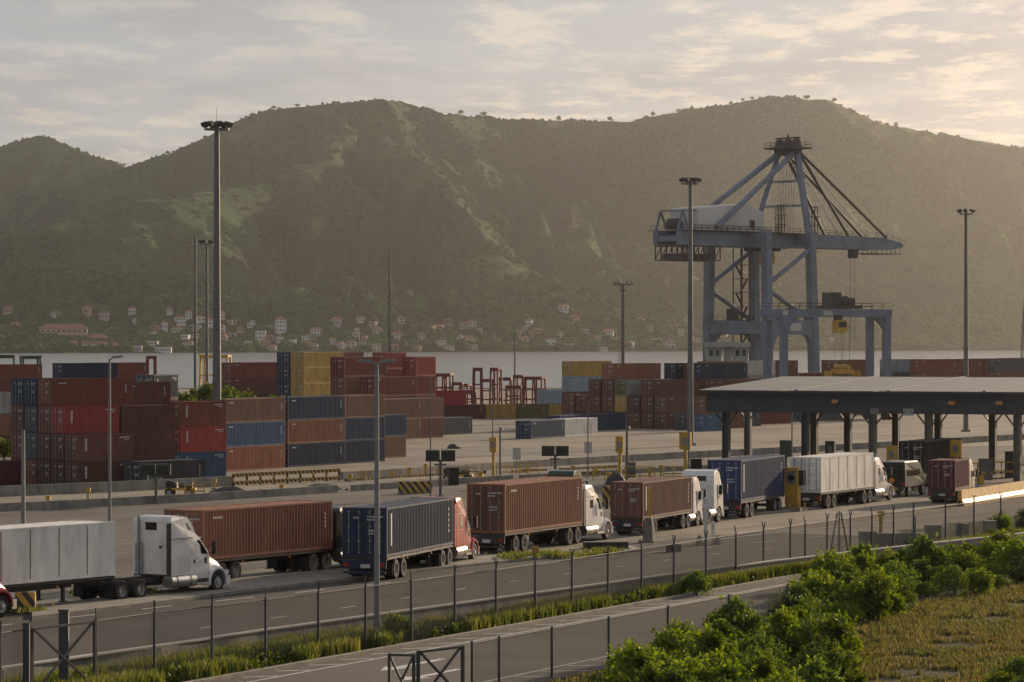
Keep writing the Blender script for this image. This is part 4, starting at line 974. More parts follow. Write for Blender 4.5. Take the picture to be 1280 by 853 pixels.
    for y in (-1, 1):
        MB().bar((6.6, y*8.0, G+2.6), (9.2, y*2.2, ap), 1.15, 1.15).obj('mast_leg', M_crane, t)
        MB().tube((9.4, y*2.2, ap-.6), (-20, y*4.6, G+3.6), .62, n=10).obj('back_stay', M_crane, t)
        for xe, r in ((39.5, .34), (26, .34)):
            MB().tube((9.8, y*2.0, ap-.4), (xe, y*3.4, G+2.6), r, n=8).obj('fore_stay', M_dark, t)
        for i, xe in enumerate((21, 29, 35)):
            MB().tube((9.8, y*.9, ap+.2), (xe, y*1.6, G+2.6), .07, n=5).obj('hoist_rope', M_dark, t)
    b = MB()
    for z, (xa, ya) in ((44.0, (7.35, 5.9)), (49.5, (8.2, 4.3))): b.bar((xa, -ya, z), (xa, ya, z), .5)
    b.obj('mast_strut', M_crane, t)
    MB().box(6.0, 12.0, -4.4, 4.4, ap-.3, ap+.1).obj('apex_platform', M_dark, t)
    rail(t, [(6, -4.4, ap+.1), (12, -4.4, ap+.1), (12, 4.4, ap+.1), (6, 4.4, ap+.1), (6, -4.4, ap+.1)])
    s = MB()
    for y in (-2.4, 0, 2.4): s.tube((9, y-.5, ap+1.0), (9, y+.5, ap+1.0), 1.0, n=14); 
    s.box(8, 10, -3.2, 3.2, ap-1.6, ap+.6); s.bar((9, -3.5, ap+2.2), (9, 3.5, ap+2.2), .35); s.bar((9,0,ap),(9,0,ap+3.0),.3); s.obj('apex_sheave', M_dark, t)
    b = MB()
    for i in range(7):
        y = -3 + i; b.tube((8.6, y*.8, ap-1), (7.0 + i*.3, y, G+2.8), .05, n=4)
    b.obj('luffing_rope', M_dark, t)
    for x, y in ((-1.5, -7), (11.0, -6), (11.0, 4.5)):     # floodlight towers on the girder
        b = MB(); 
        for dx, dy in ((-.5,-.5),(.5,-.5),(.5,.5),(-.5,.5)): b.bar((x+dx, y+dy, G+2.8), (x+dx*.8, y+dy*.8, G+9), .14)
        for z in (G+4.5, G+6.5, G+8.5): b.box(x-.9, x+.9, y-.9, y+.9, z, z+.12)
        b.obj('light_tower', M_dark, t)
    # stair tower by the inner landside leg
    b = MB(); x0, y0 = -lx+3.2, ly-6.0
    x0, y0 = 3.2, ly+.2
    for dx, dy in ((-1.3,-1.3),(1.3,-1.3),(1.3,1.3),(-1.3,1.3)): b.bar((x0+dx, y0+dy, 3), (x0+dx, y0+dy, G), .2)
    for i in range(10):
        z = 3 + i*3.1; b.box(x0-1.5, x0+1.5, y0-1.5, y0+1.5, z, z+.12); s_ = 1 if i % 2 else -1
        if i < 9: b.bar((x0-1.2*s_, y0-.6*s_, z), (x0+1.2*s_, y0-.6*s_, z+3.1), .5, .15)
        b.bar((x0-1.5, y0-1.5, z+1.1), (x0+1.5, y0-1.5, z+1.1), .08)
    b.obj('stair_tower', M_dark, t)
    # operator trolley under the girders
    MB().box(-2.5, 3.0, -3.0, 3.0, G-1.2, G-.45).obj('trolley', M_dark, t)
    MB().prof([(0.5, G-4.2, 1.1), (0.5, G-1.3, 1.1), (3.0, G-1.3, 1.1), (3.4, G-3.0, 1.1), (2.6, G-4.2, 1.1)]).obj('operator_cab', M_yellow, t)
    MB().box(31, 32.2, -1, 1, G-2.2, G-.2).obj('boom_hook_block', M_dark, t)
    b = MB()
    for y in (-.6, .6): b.tube((31.6, y, G-2), (31.6, y, 14), .06, n=4)
    b.obj('boom_rope', M_dark, t)
    b = MB(); b.box(34.5, 44.5, -3.6, 3.6, G-1.15, G-1.0)
    for x in np.linspace(34.7, 44.3, 7):
        for y in (-3.5, 3.5): b.bar((x, y, G-1.1), (x, y, G+.3), .12)
    b.obj('boom_service_walk', M_dark, t)
    return t
quay_crane()

def yard_gantry():
    Y = 610.0; X = (1034-640)/FPX*Y; t = thing('yard_gantry', 'blue rubber-tyred yard gantry with yellow cab hanging over the stacks', 'crane', (X, Y, gz(X, Y)), yaw(68))
    hs = 10.2; H = 19.6                                    # x: span, y: wheelbase
    for x in (-hs, hs):
        for y in (-3.2, 3.2):
            MB().bar((x, y, 1.5), (x, y, H-1.2), 1.25, 1.1).obj('leg', M_crane, t)
            wv = MB(); 
            for q in (-.9, .9): wv.tube((x-.3, y+q, .75), (x+.3, y+q, .75), .75, n=14)
            wv.obj('wheel', M_rubber, t)
        MB().box(x-.5, x+.5, -5, 5, 1.4, 2.4).obj('sill_beam', M_crane, t)
        MB().box(x-.5, x+.5, -3.2, 3.2, H-2.0, H-1.3).obj('cross_beam', M_crane, t)
        MB().box(x-.9, x+.9, -2.4, 1.0, 2.42, 4.6).obj('power_pack', M_dark, t)
    for y in (-3.2, 3.2):
        MB().prof([(-hs-1.4, H-1.3, .5), (-hs-1.4, H, .5), (hs+.8, H, .5), (hs+.8, H-1.3, .5), (hs-1.0, H-1.3, .5), (hs-.9, H-1.35, .5)]).obj('main_girder', M_crane, t).location = (0, y, 0)
        rail(t, [(-hs-1.4, y*1.25, H), (hs+.8, y*1.25, H)])
    for s in (-1, 1): MB().prof([(s*(hs-.6), H-1.3, .4), (s*(hs-2.6), H-1.3, .4), (s*(hs-.6), H-3.6, .4)]).obj('haunch', M_crane, t).location = (0, -3.2, 0)
    MB().box(-.6, 5.0, -3.6, 3.6, H+.1, H+.7).obj('trolley', M_dark, t)
    b = MB(); b.box(0, 1.8, -2, 2, H+.7, H+3.0); b.tube((2.8, -1.6, H+1.6), (2.8, 1.6, H+1.6), .8, n=14); b.box(3.6, 4.8, -1.5, 1.5, H+.7, H+2.0); b.obj('hoist_machinery', M_dark, t)
    MB().prof([(-.9, H-4.2, .95), (-.9, H-1.9, .95), (1.0, H-1.9, .95), (1.4, H-3.0, .95), (.8, H-4.2, .95)]).obj('operator_cab', M_yellow, t).location = (0, -4.6, 0)
    MB().box(-.6, .9, -5.58, -5.54, H-3.2, H-2.2).obj('cab_window', M_glass, t)
    MB().box(-.5, .5, -4.8, -3.4, H-1.95, H-1.0).obj('cab_hanger', M_dark, t)
    b = MB()
    for x in (2.2, 3.8):
        for y in (-1.2, 1.2): b.tube((x, y, H), (x, y, 9.6), .05, n=4)
    b.obj('hoist_rope', M_dark, t)
    sp = MB(); sp.box(1.2, 4.8, -1.0, 1.0, 8.2, 9.0); sp.tube((2.2, -1, 9.4), (2.2, 1, 9.4), .5, n=10); sp.tube((3.8, -1, 9.4), (3.8, 1, 9.4), .5, n=10)
    for x in (.2, 5.8): sp.box(x-.2, x+.2, -1.2, 1.2, 7.6, 8.7)
    sp.box(.2, 5.8, -.3, .3, 8.3, 8.7); sp.obj('spreader', M_yellow, t)
    MB().box(-hs-.4, -hs+.6, -3.75, -3.72, H-1.1, H-.2).obj('number_plate', M_sign, t); MB().box(-2.6, -.8, -3.74, -3.71, H-1.1, H-.3).obj('name_plate', M_sign, t)
    la = MB()
    for q in (-.35, .35): la.bar((hs+1.0, q, 1), (hs+1.0, q, H), .08)
    for i in range(30): la.bar((hs+1.0, -.35, 1.2+i*.6), (hs+1.0, .35, 1.2+i*.6), .05)
    la.obj('ladder', M_galv, t)
yard_gantry()

# ---------------------------------------------------------------- masts, poles and lamps
M_mast = material('mast_steel', (0.13, 0.13, 0.125), .5, .3, var=.2, scale=.4, dirt=(0.08, 0.07, 0.055), dirt_amt=.5, dirt_scale=.3)
M_mastfoot = material('mast_foot', (0.02, 0.02, 0.02), .7)
def mast(px, py, top, r0, r1, label, ring=True, heads=8, band=False, head=1.0):
    P = ground(px, py); H = CAM_H - ray(px, top)[1]*P.y - P.z
    t = thing('floodlight_mast', label, 'mast', P, 0, 'tall floodlight masts')
    MB().tube((0,0,0), (0,0,H), r0, r1, n=14).obj('pole', M_mast, t, smooth=True)
    MB().tube((0,0,0), (0,0,.35), r0*1.8, r0*1.8, n=12).obj('base_plate', M_concrete, t)
    if band: MB().tube((0,0,.35), (0,0,3.6), r0*1.03, r0*1.0, n=14).obj('painted_foot', M_mastfoot, t)
    R = 1.15*head
    c = MB()
    for i in range(16):
        a, b2 = 2*math.pi*i/16, 2*math.pi*(i+1)/16; c.bar((R*math.cos(a), R*math.sin(a), H-.85), (R*math.cos(b2), R*math.sin(b2), H-.85), .16, .16)
    for i in range(4): c.bar((0,0,H-.85), (R*math.cos(i*math.pi/2), R*math.sin(i*math.pi/2), H-.85), .1)
    c.obj('head_ring', M_mast, t)
    for i in range(heads):
        a = 2*math.pi*i/heads + .3; q = Vector((math.cos(a), math.sin(a), 0)); p = q*(R*1.0) + Vector((0,0,H-.35))
        f = MB(); f.bar(p - q*.12 + Vector((0,0,.12)), p + q*.36 + Vector((0,0,-.06)), .62*head, .42*head); f.bar(q*R + Vector((0,0,H-.8)), p, .08)
        f.obj('floodlight', M_dark, t)
    MB().tube((0,0,H), (0,0,H+1.5), .03, n=5).obj('lightning_rod', M_mast, t)
    return t
mast(271, 590, 152, .52, .27, 'tallest floodlight mast with black foot between the container blocks', band=True, head=1.12)
mast(863, 557, 222, .44, .24, 'floodlight mast standing on the open yard before the crane')
mast(1207.5, 540, 261, .42, .24, 'floodlight mast rising behind the gate canopy roof', heads=6, head=.9)
mast(258.5, 524, 300, .32, .2, 'slim pale floodlight mast behind the green shrubs', heads=6)
def slim_pole(px, py, top, r, label, arms=(), cat='pole', name='pole_light', mt=None):
    P = ground(px, py); H = CAM_H - ray(px, top)[1]*P.y - P.z
    t = thing(name, label, cat, P, 0)
    MB().tube((0,0,0), (0,0,H), r, r*.65, n=10).obj('pole', mt or M_galv, t, smooth=True)
    MB().box(-r*2, r*2, -r*2, r*2, 0, .05).obj('base_plate', M_galv, t)
    for ang, L in arms:
        d = Vector((math.cos(rad(ang)), math.sin(rad(ang)), 0))
        b = MB(); b.tube((0,0,H-.05), d*(L*.6) + Vector((0,0,H+.06)), r*.45, n=6); b.tube(d*(L*.6) + Vector((0,0,H+.06)), d*L + Vector((0,0,H+.1)), r*.45, n=6); b.obj('arm', mt or M_galv, t)
        MB().bar(d*(L-.1) + Vector((0,0,H+.10)), d*(L+.5) + Vector((0,0,H+.15)), .3, .13).obj('lamp_head', M_galv, t)
    return t, H
slim_pole(244, 526, 297, .28, 'plain bare mast standing beside the slim floodlight mast', mt=M_mast, name='bare_mast')
slim_pole(487, 520, 313, .26, 'plain bare mast rising behind the red containers', mt=M_mast, name='bare_mast')
slim_pole(643.5, 506, 415, .22, 'light pole behind the spreader frames with a small cross head', mt=M_mast, name='bare_mast')
slim_pole(29, 749, 538, .13, 'plain grey lamp pole on the striped yellow and black base', name='lamp_pole')
slim_pole(137, 700, 449, .10, 'single-arm street lamp behind the big white sleeper cab', arms=((8, .25),), cat='street lamp', name='street_lamp')
slim_pole(471, 800, 455, .13, 'double-arm street lamp on the grass verge', arms=((5, .3), (185, .3)), cat='street lamp', name='street_lamp', mt=M_galv)
for px, py, top, lab in ((538, 622, 470, 'thin pole beside the striped barrier end'), (616, 596, 478, 'thin pole above the yellow card reader behind the tall red-brown box'), (735, 598, 500, 'thin pole holding a grey square sign'), (783, 600, 505, 'thin pole next to the yellow reader behind the plain brown box'), (861, 618, 470, 'thin pole before the open-yard mast'), (937, 600, 505, 'thin pole under the canopy edge'), (990, 636, 515, 'thin dark pole rising from the yellow pedestal'), (1144, 704, 646, 'short pole among the fence posts')):
    slim_pole(px, py, top, .07, lab, name='thin_pole', mt=M_mast)
# utility tower with crossarm on the quay
def cross_tower(px, py, top, label):
    P = ground(px, py); H = CAM_H - ray(px, top)[1]*P.y - P.z
    t = thing('signal_tower', label, 'tower', P)
    MB().tube((0,0,0), (0,0,H), .42, .28, n=10).obj('pole', M_yellow if False else M_col, t)
    b = MB(); b.box(-2.0, 2.0, -.25, .25, H-.5, H-.2)
    for x in (-1.8, -.9, .9, 1.8): b.box(x-.25, x+.25, -.4, .2, H-.15, H+.35)
    b.obj('crossarm', M_col, t); MB().box(-.6, .6, -.5, .5, H-1.6, H-1.4).obj('service_platform', M_dark, t)
    la = MB()
    for x in (-.55, -.95): la.bar((x, 0, 1), (x, 0, H-8), .1)
    for i in range(int((H-9)/1.2)): la.bar((-.55, 0, 1.2+i*1.2), (-.95, 0, 1.2+i*1.2), .08)
    la.obj('ladder', M_galv, t)
cross_tower(778.5, 508, 354, 'rusty yellow signal tower with crossarm behind the main container block')
def lattice(px, py, top, label):
    P = ground(px, py); H = CAM_H - ray(px, top)[1]*P.y - P.z; t = thing('lattice_tower', label, 'tower', P); b = MB()
    for k, (sx, sy) in enumerate(((-1,-1),(1,-1),(1,1),(-1,1))): MB().bar((sx*1.6, sy*1.6, 0), (sx*.35, sy*.35, H), .16).obj('leg', M_mast, t)
    n = 9
    for i in range(n):
        z0, z1 = H*i/n, H*(i+1)/n; w0, w1 = 1.6-1.25*i/n, 1.6-1.25*(i+1)/n
        for y in (-1, 1): b.bar((-w0, y*w0, z0), (w1, y*w1, z1), .08); b.bar((w0, y*w0, z0), (-w1, y*w1, z1), .08)
    b.obj('lattice_bracing', M_mast, t)
lattice(1283, 512, 370, 'slender lattice tower beyond the long brown block')
# pale control mast with a roofed platform
def control_mast():
    P = ground(909.5, 519); Hh = CAM_H - ray(909.5, 428)[1]*P.y - P.z; t = thing('control_mast', 'pale green-grey control mast with flat canopy at the crane feet', 'mast', P)
    m = material('pale_green', (0.30, 0.33, 0.30), .6, var=.15, dirt=(.15,.14,.12), dirt_amt=.4)
    MB().bar((0,0,0), (0,0,Hh), 1.5, 1.5).obj('column', m, t); MB().box(-4.2, 4.2, -2.2, 2.2, Hh-.9, Hh).obj('canopy', m, t)
    for x in (-2.6, 2.4): MB().prof([(x-1.3, Hh-3.6, 1.2), (x-1.7, Hh-.95, 1.2), (x+1.7, Hh-.95, 1.2), (x+1.3, Hh-3.6, 1.2)]).obj('cabin', m, t)
    for x in (-3.2, -2.0, 1.8, 3.0): MB().box(x-.35, x+.35, -1.24, -1.21, Hh-2.6, Hh-1.5).obj('window', M_glass, t)
control_mast()
# ---------------------------------------------------------------- walls, barriers and gate equipment
def stripe_material(name, period, tilt):
    m = bpy.data.materials.new(name); m.use_nodes = True; t = m.node_tree; b = t.nodes['Principled BSDF']; b.inputs['Roughness'].default_value = .65
    tc = t.nodes.new('ShaderNodeTexCoord'); sp = t.nodes.new('ShaderNodeSeparateXYZ'); t.links.new(tc.outputs['Object'], sp.inputs[0])
    m1 = t.nodes.new('ShaderNodeMath'); m1.operation = 'MULTIPLY_ADD'; m1.inputs[1].default_value = tilt; t.links.new(sp.outputs[2], m1.inputs[0]); t.links.new(sp.outputs[0], m1.inputs[2])
    m2 = t.nodes.new('ShaderNodeMath'); m2.operation = 'DIVIDE'; m2.inputs[1].default_value = period; t.links.new(m1.outputs[0], m2.inputs[0])
    m3 = t.nodes.new('ShaderNodeMath'); m3.operation = 'FRACT'; t.links.new(m2.outputs[0], m3.inputs[0])
    m4 = t.nodes.new('ShaderNodeMath'); m4.operation = 'GREATER_THAN'; m4.inputs[1].default_value = .5; t.links.new(m3.outputs[0], m4.inputs[0])
    n = t.nodes.new('ShaderNodeTexNoise'); n.inputs['Scale'].default_value = 3; n.inputs['Detail'].default_value = 6; t.links.new(tc.outputs['Object'], n.inputs['Vector'])
    r = t.nodes.new('ShaderNodeMapRange'); r.inputs[1].default_value = .4; r.inputs[2].default_value = .75; r.inputs[4].default_value = .6; t.links.new(n.outputs['Fac'], r.inputs[0])
    x = t.nodes.new('ShaderNodeMix'); x.data_type = 'RGBA'; x.inputs[6].default_value = (.02,.018,.016,1); x.inputs[7].default_value = (.5,.30,.04,1); t.links.new(m4.outputs[0], x.inputs[0])
    y = t.nodes.new('ShaderNodeMix'); y.data_type = 'RGBA'; y.inputs[7].default_value = (.10,.085,.065,1); t.links.new(x.outputs[2], y.inputs[6]); t.links.new(r.outputs[0], y.inputs[0])
    t.links.new(y.outputs[2], b.inputs['Base Color']); return m
M_stripe = stripe_material('hazard_stripe', .62, .8)
M_olive = material('equipment_green', (0.022, 0.05, 0.028), .5, var=.3, scale=3, dirt=(.08,.07,.03), dirt_amt=.6)
M_redsteel = material('red_steel', (0.17, 0.032, 0.025), .6, var=.25, scale=.6, dirt=(.06,.03,.02), dirt_amt=.6, dirt_scale=.5)
M_conc2 = material('weathered_wall', (0.25, 0.23, 0.195), .9, var=.25, scale=.9, dirt=(0.055, 0.05, 0.042), dirt_amt=.8, dirt_scale=.8, stretch=(1,1,.4), bump=.3, bump_scale=8)
def ground_line(px, step=1.0): return [ground(*p) for p in px]
def wall(px, h, w, block, name, label, cat, mat=None, P=None, z0=None):
    P = P or ground_line(px); R = resample(P, block); t = thing(name, label, cat, R[0], 0)
    for a, b in zip(R[:-1], R[1:]):
        a, b = a - R[0], b - R[0]; d = (b-a); n = Vector((-d.y, d.x, 0)).normalized()*(w/2); e = d.normalized()*.015
        zz = (a.z, b.z)
        v = []
        for p in (a+e, b-e):
            for s, k in ((-1, 1.15), (1, 1.15)): v.append(p + n*s*k + Vector((0,0,-.15)))
            for s, k in ((-1, .85), (1, .85)): v.append(p + n*s*k + Vector((0,0,h)))
        m_ = MB().add(v, [(0,1,3,2), (4,6,7,5), (0,4,5,1), (2,3,7,6), (0,2,6,4), (1,5,7,3)]); m_.obj('block', mat or M_conc2, t)
    return t
wall([(-60,624),(0,621),(120,616),(205,612),(291,607.5)], .95, .35, 6.0, 'concrete_wall', 'weathered concrete wall in front of the brown container rows', 'wall')
wall([(427,600),(500,595.5),(560,591.5),(640,586),(700,582.5)], .8, .35, 6.0, 'concrete_wall', 'weathered concrete wall along the open yard, after the striped rail barrier', 'wall')
wall([(700,582.3),(790,577),(860,573),(930,569.5),(1010,565.5),(1090,561),(1290,549)], .8, .35, 6.0, 'concrete_wall', 'weathered concrete wall running on behind the gate canopy', 'wall')
wall([(-60,643),(0,640),(120,634),(190,630),(250,627),(330,622),(420,616)], .7, .4, 5.0, 'kerb_wall', 'low dark kerb wall behind the big white sleeper cab', 'wall')
wall([(440,614.5),(510,610),(560,606.5),(640,601.5)], .6, .4, 5.0, 'kerb_wall', 'low dark kerb wall behind the red lorry', 'wall')
wall([(650,600),(760,594),(850,589),(905,586)], .5, .4, 5.0, 'kerb_wall', 'low dark kerb wall behind the plain brown container', 'wall')
wall(None, .85, .28, 4.0, 'road_wall', 'long grey concrete retaining wall between the gate road and the grass verge', 'wall', M_conc2, P=WALL)
M_coping = material('wall_coping', (0.42, 0.39, 0.34), .8, var=.2, scale=1.5)  # added pale cap: sunlight on the wall top is painted into its colour
RW = bpy.data.objects['road_wall']
for a_, b_ in zip(WALLR[:-1:2], WALLR[2::2]):
    MB().bar(a_ - WALL[0] + Vector((0,0,.885)), b_ - WALL[0] + Vector((0,0,.885)), .36, .065).obj('coping', M_coping, RW)
# striped rail barrier
def rail_barrier(p0, p1, h, label, posts=6):
    a, b = ground(*p0), ground(*p1); L = (b-a).length; t = thing('rail_barrier', label, 'barrier', a, math.atan2((b-a).y, (b-a).x))
    dz = (b.z-a.z)
    for z in (.28, h-.1): MB().bar((0,0,z), (L,0,z+dz), .12, .34).obj('rail', M_stripe, t)
    for i in range(posts):
        x = L*(i+.02)/(posts-.96); MB().box(x-.08, x+.08, .0, .16, 0+dz*x/L, h+dz*x/L).obj('post', M_stripe, t)
rail_barrier((292, 608), (425, 601), 1.15, 'black and yellow striped rail barrier below the mast foot', 9)
def block(px, py, L, h, label, a=LA+62, w=.6, mat=None, name='striped_block', cat='barrier'):
    P = ground(px, py); t = thing(name, label, cat, P, yaw(a))
    MB().prof([(-L/2, 0, w/2), (-L/2, h*.95, w*.32), (-L/2+.06, h, w*.28), (L/2-.06, h, w*.28), (L/2, h*.95, w*.32), (L/2, 0, w/2)]).obj('body', mat or M_stripe, t)
    MB().box(-L/2-.1, L/2+.1, -w/2-.1, w/2+.1, 0, .10).obj('plinth', M_concrete, t)
    return t
block(519, 617.5, 3.0, 1.1, 'black and yellow striped block next to the thin pole behind the red lorry', a=88)
block(30, 766, 1.05, .95, 'black and yellow striped block at the foot of the plain grey lamp pole', w=.7)
block(771, 632, 2.2, 1.5, 'black and yellow striped block just behind the plain brown container', a=80)
block(1139, 614, 1.9, 1.15, 'black and yellow striped block between the utility truck and the maroon box', a=70)
block(965, 597, 2.0, .8, 'striped block at the island under the canopy edge', a=80)
# yellow road barrier at the canopy exit
def long_barrier():
    P = [ground(1200, 633), ground(1290, 618), ground(1400, 602)]
    t = thing('road_barrier', 'long yellow concrete barrier beside the maroon container lorry', 'barrier', P[0], 0)
    R = resample(P, 6.0)
    for a, b in zip(R[:-1], R[1:]):
        a, b = a-P[0], b-P[0]; d = (b-a).normalized(); n = Vector((-d.y, d.x, 0)); v = []
        prof_ = [(-.34, 0), (-.32, .22), (-.16, .5), (-.11, 1.2), (.11, 1.2), (.16, .5), (.32, .22), (.34, 0)]
        for p in (a+d*.012, b-d*.012): v += [p + n*y + Vector((0,0,z)) for y, z in prof_]
        MB().add(v, [tuple(range(7,-1,-1)), tuple(range(8,16))] + [(i, (i+1)%8, 8+(i+1)%8, 8+i) for i in range(8)]).obj('barrier_segment', M_yellow, t)
    MB().box(-.16, -.02, -.36, .36, 0, .45).obj('dark_foot', M_black, t)
long_barrier()
def pedestal():
    P = ground(991, 639); t = thing('card_pedestal', 'tall yellow card-reader pedestal with dark round screen between the blue and white lorries', 'pedestal', P, yaw(LA))
    MB().box(-.32, .32, -.5, .5, .28, 3.2).obj('housing', M_yellow, t); MB().prism([(-.75,-.85),(.75,-.85),(.75,.85),(-.75,.85)], 0, .28).obj('base', M_concrete, t)
    MB().lathe_y([(.0, -.03), (.25, -.03), (.25, .02)], n=18).obj('screen', M_glass, t).location = (-.335, 0, 2.45); t.children[-1].rotation_euler = (0, 0, rad(-90))
    MB().box(-.36, -.32, -.36, .36, 2.0, 2.95).obj('screen_frame', M_galv, t)
    MB().box(-.1, .5, -.85, -.5, 1.9, 3.0).obj('side_cabinet', M_black, t)
    for i, (x, y) in enumerate(((-.62,-.72),(-.62,.72),(.62,-.72),(.62,.72),(-.62,0))): MB().tube((x, y, .28), (x, y, .62), .09, n=8).obj('guard_stub', M_yellow, t)
pedestal()
def reader(px, py, h, label, w=.75, mt=None, screen=True, pole=True):
    P = ground(px, py); t = thing('card_reader', label, 'card reader', P, yaw(LA)); mt = mt or M_yellow
    MB().box(-.1, .1, -.14, .14, 0, h-1.2).obj('post', mt, t); MB().box(-.2, .2, -w/2, w/2, h-1.5, h).obj('cabinet', mt, t)
    MB().box(-.4, .4, -.45, .45, 0, .16).obj('foot', M_concrete, t)
    if screen: MB().box(-.225, -.195, -w*.22, w*.22, h-1.1, h-.45).obj('screen', M_galv, t)
    if pole: MB().tube((.25, -w*.8, 0), (.25, -w*.8, h+1.0), .09, n=8).obj('camera_pole', M_col, t); 
    if pole: MB().box(.0, .3, -w*.8-.35, -w*.8-.05, h+.72, h+.95).obj('camera', M_galv, t)
reader(617, 599, 4.2, 'yellow card reader with camera pole behind the tall red-brown container')
reader(775, 604, 4.3, 'yellow card reader with camera pole behind the plain brown container')
reader(857, 612, 4.9, 'boxy yellow-brown reader cabinet behind the flat-faced white cabs', w=1.0, pole=False)
reader(1115, 604, 3.3, 'yellow reader cabinet between the canopy columns beside the black container', w=.9, pole=False)
reader(1038, 590, 3.0, 'olive cabinet under the canopy behind the weathered white box', w=.95, mt=M_olive, pole=False)
reader(1195, 606, 3.9, 'yellow-brown cabinet under the canopy behind the maroon container', w=.95, pole=False)
reader(982, 600, 3.6, 'dark green cabinet at the canopy edge beside the yellow pedestal', w=1.0, mt=M_olive, pole=False, screen=False)
def scanner(px, py, h, label):
    P = ground(px, py); t = thing('lane_scanner', label, 'scanner', P, rad(2))
    MB().tube((0,0,0), (0,0,h-.8), .13, n=10).obj('post', M_col, t); MB().box(-.3, .3, -.3, .3, 0, .2).obj('foot', M_concrete, t)
    for s in (-1, 1):
        b = MB(); b.prism([(s*.06,-.32),(s*1.25,-.12),(s*1.25,.35),(s*.06,.32)] if s > 0 else [(s*.06,.32),(s*1.25,.35),(s*1.25,-.12),(s*.06,-.32)], h-.95, h); hd = b.obj('signal_head', M_olive, t)
        MB().box(min(s*.2, s*1.1), max(s*.2, s*1.1), -.36, -.30, h-.8, h-.15).obj('signal_face', M_black, hd).location = (0, .04 if False else 0, 0)
    MB().box(-.5, .5, -.2, .2, h-1.3, h-1.15).obj('cross_bracket', M_col, t)
scanner(550.5, 622, 4.0, 'dark green twin-faced lane scanner behind the red lorry')
scanner(694, 606, 3.6, 'green twin-faced lane scanner above the tall red-brown container')
scanner(195, 630, 3.4, 'dark twin-faced lane scanner behind the big white sleeper cab')
def square_sign(px, py, h, w, label):
    P = ground(px, py); t = thing('road_sign', label, 'sign', P, rad(4))
    MB().tube((0,.05,0), (0,.05,h), .05, n=8).obj('post', M_galv, t); MB().box(-w/2, w/2, -.02, .02, h-w*1.4, h+.05).obj('panel', M_sign, t)
square_sign(646, 594, 2.75, .82, 'plain grey square sign beside the yellow card reader')
square_sign(735.2, 592, 3.2, .8, 'plain grey square sign on the thin pole beyond the tall red-brown box')
def cart(px, py, label, L=3.0):
    P = ground(px, py); t = thing('service_cart', label, 'cart', P, rad(-6))
    MB().box(0, L, -.6, .6, .62, .80).obj('deck', M_yellow, t); MB().prof([(.15,.8,.42),(.15,1.35,.42),(.5,1.45,.4),(1.1,1.3,.42),(1.15,.8,.42)]).obj('engine_housing', M_frame, t); MB().tube((1.35,0,1.05), (L-.25,0,1.05), .26, n=12).obj('tank', M_col, t)
    for x in (.5, L-.5):
        for s in (-1, 1):
            o = link('wheel', wheel_mesh(s, False)[0], t, loc=(x, s*.55, .4)); o.scale = (.75,)*3; link('rim', wheel_mesh(s, False)[1], o)
    rl = MB()
    for x in (1.2, 2.0, L-.1): rl.bar((x, -.5, .95), (x, -.5, 1.5), .05)
    rl.bar((1.2, -.5, 1.5), (L-.1, -.5, 1.5), .05); rl.obj('guard_rail', M_galv, t)
cart(553, 603, 'yellow wheeled service cart parked behind the red lorry'); cart(206, 621, 'yellow wheeled service cart beside the dark lane scanner', 2.8)
cart(1262, 590, 'yellow wheeled cart under the canopy end', 2.6)
def bollard_block(px, py, label):
    P = ground(px, py); t = thing('concrete_bollard', label, 'bollard', P, yaw(LA))
    MB().prism([(-.55,-.55),(.55,-.55),(.55,.55),(-.55,.55)], 0, .12).obj('base', M_concrete, t)
    MB().prof([(-.34,.12,.34),(-.26,1.45,.25),(-.18,1.55,.18),(.18,1.55,.18),(.26,1.45,.25),(.34,.12,.34)]).obj('pillar', M_concrete, t)
    MB().tube((0,0,1.6), (0,0,3.4), .09, n=8).obj('pipe', M_yellow, t)
bollard_block(812, 678, 'concrete block with a yellow pipe beside the plain brown container')
def marker_post():
    P = ground(882, 681); t = thing('marker_post', 'white marker post on small concrete feet beside the flat-faced cabs', 'post', P)
    MB().tube((0,0,0), (0,0,2.9), .13, .09, n=10).obj('pole', M_white, t); MB().tube((.45,.1,0), (.45,.1,1.4), .12, n=10).obj('short_pole', M_white, t)
    for x in (-.4, .7): MB().tube((x,-.3,0), (x,-.3,.6), .28, .08, n=10).obj('cone_foot', M_concrete, t)
marker_post()
def hydrant(px, py, h, label):
    P = ground(px, py); t = thing('yellow_post', label, 'post', P); MB().tube((0,0,0), (0,0,h), .12, n=10).obj('pipe', M_yellow, t); MB().box(-.2, .2, -.2, .2, h-.35, h).obj('cap', M_yellow, t); MB().box(-.3,.3,-.3,.3,0,.12).obj('foot', M_concrete, t)
hydrant(1101, 668, 1.5, 'single yellow pipe post behind the concrete blocks')
hydrant(669, 700, .75, 'short yellow post in the roadside grass beside the tall red-brown box')
def plinth_box(px, py, w, d, h, label, mt=None, name='concrete_block', cat='block', a=LA+60):
    P = ground(px, py); t = thing(name, label, cat, P, yaw(a)); MB().prism([(-w/2,-d/2),(w/2,-d/2),(w/2,d/2),(-w/2,d/2)], 0, h-.06).obj('body', mt or M_concrete, t)
    MB().prism([(-w/2-.04,-d/2-.04),(w/2+.04,-d/2-.04),(w/2+.04,d/2+.04),(-w/2-.04,d/2+.04)], h-.055, h).obj('cap', mt or M_concrete, t)
plinth_box(1122, 691, 3.2, .5, 1.15, 'low pale concrete wall piece behind the fence posts')
plinth_box(1084, 693, .9, .7, 1.35, 'squarish pale concrete block at the end of the low wall piece')
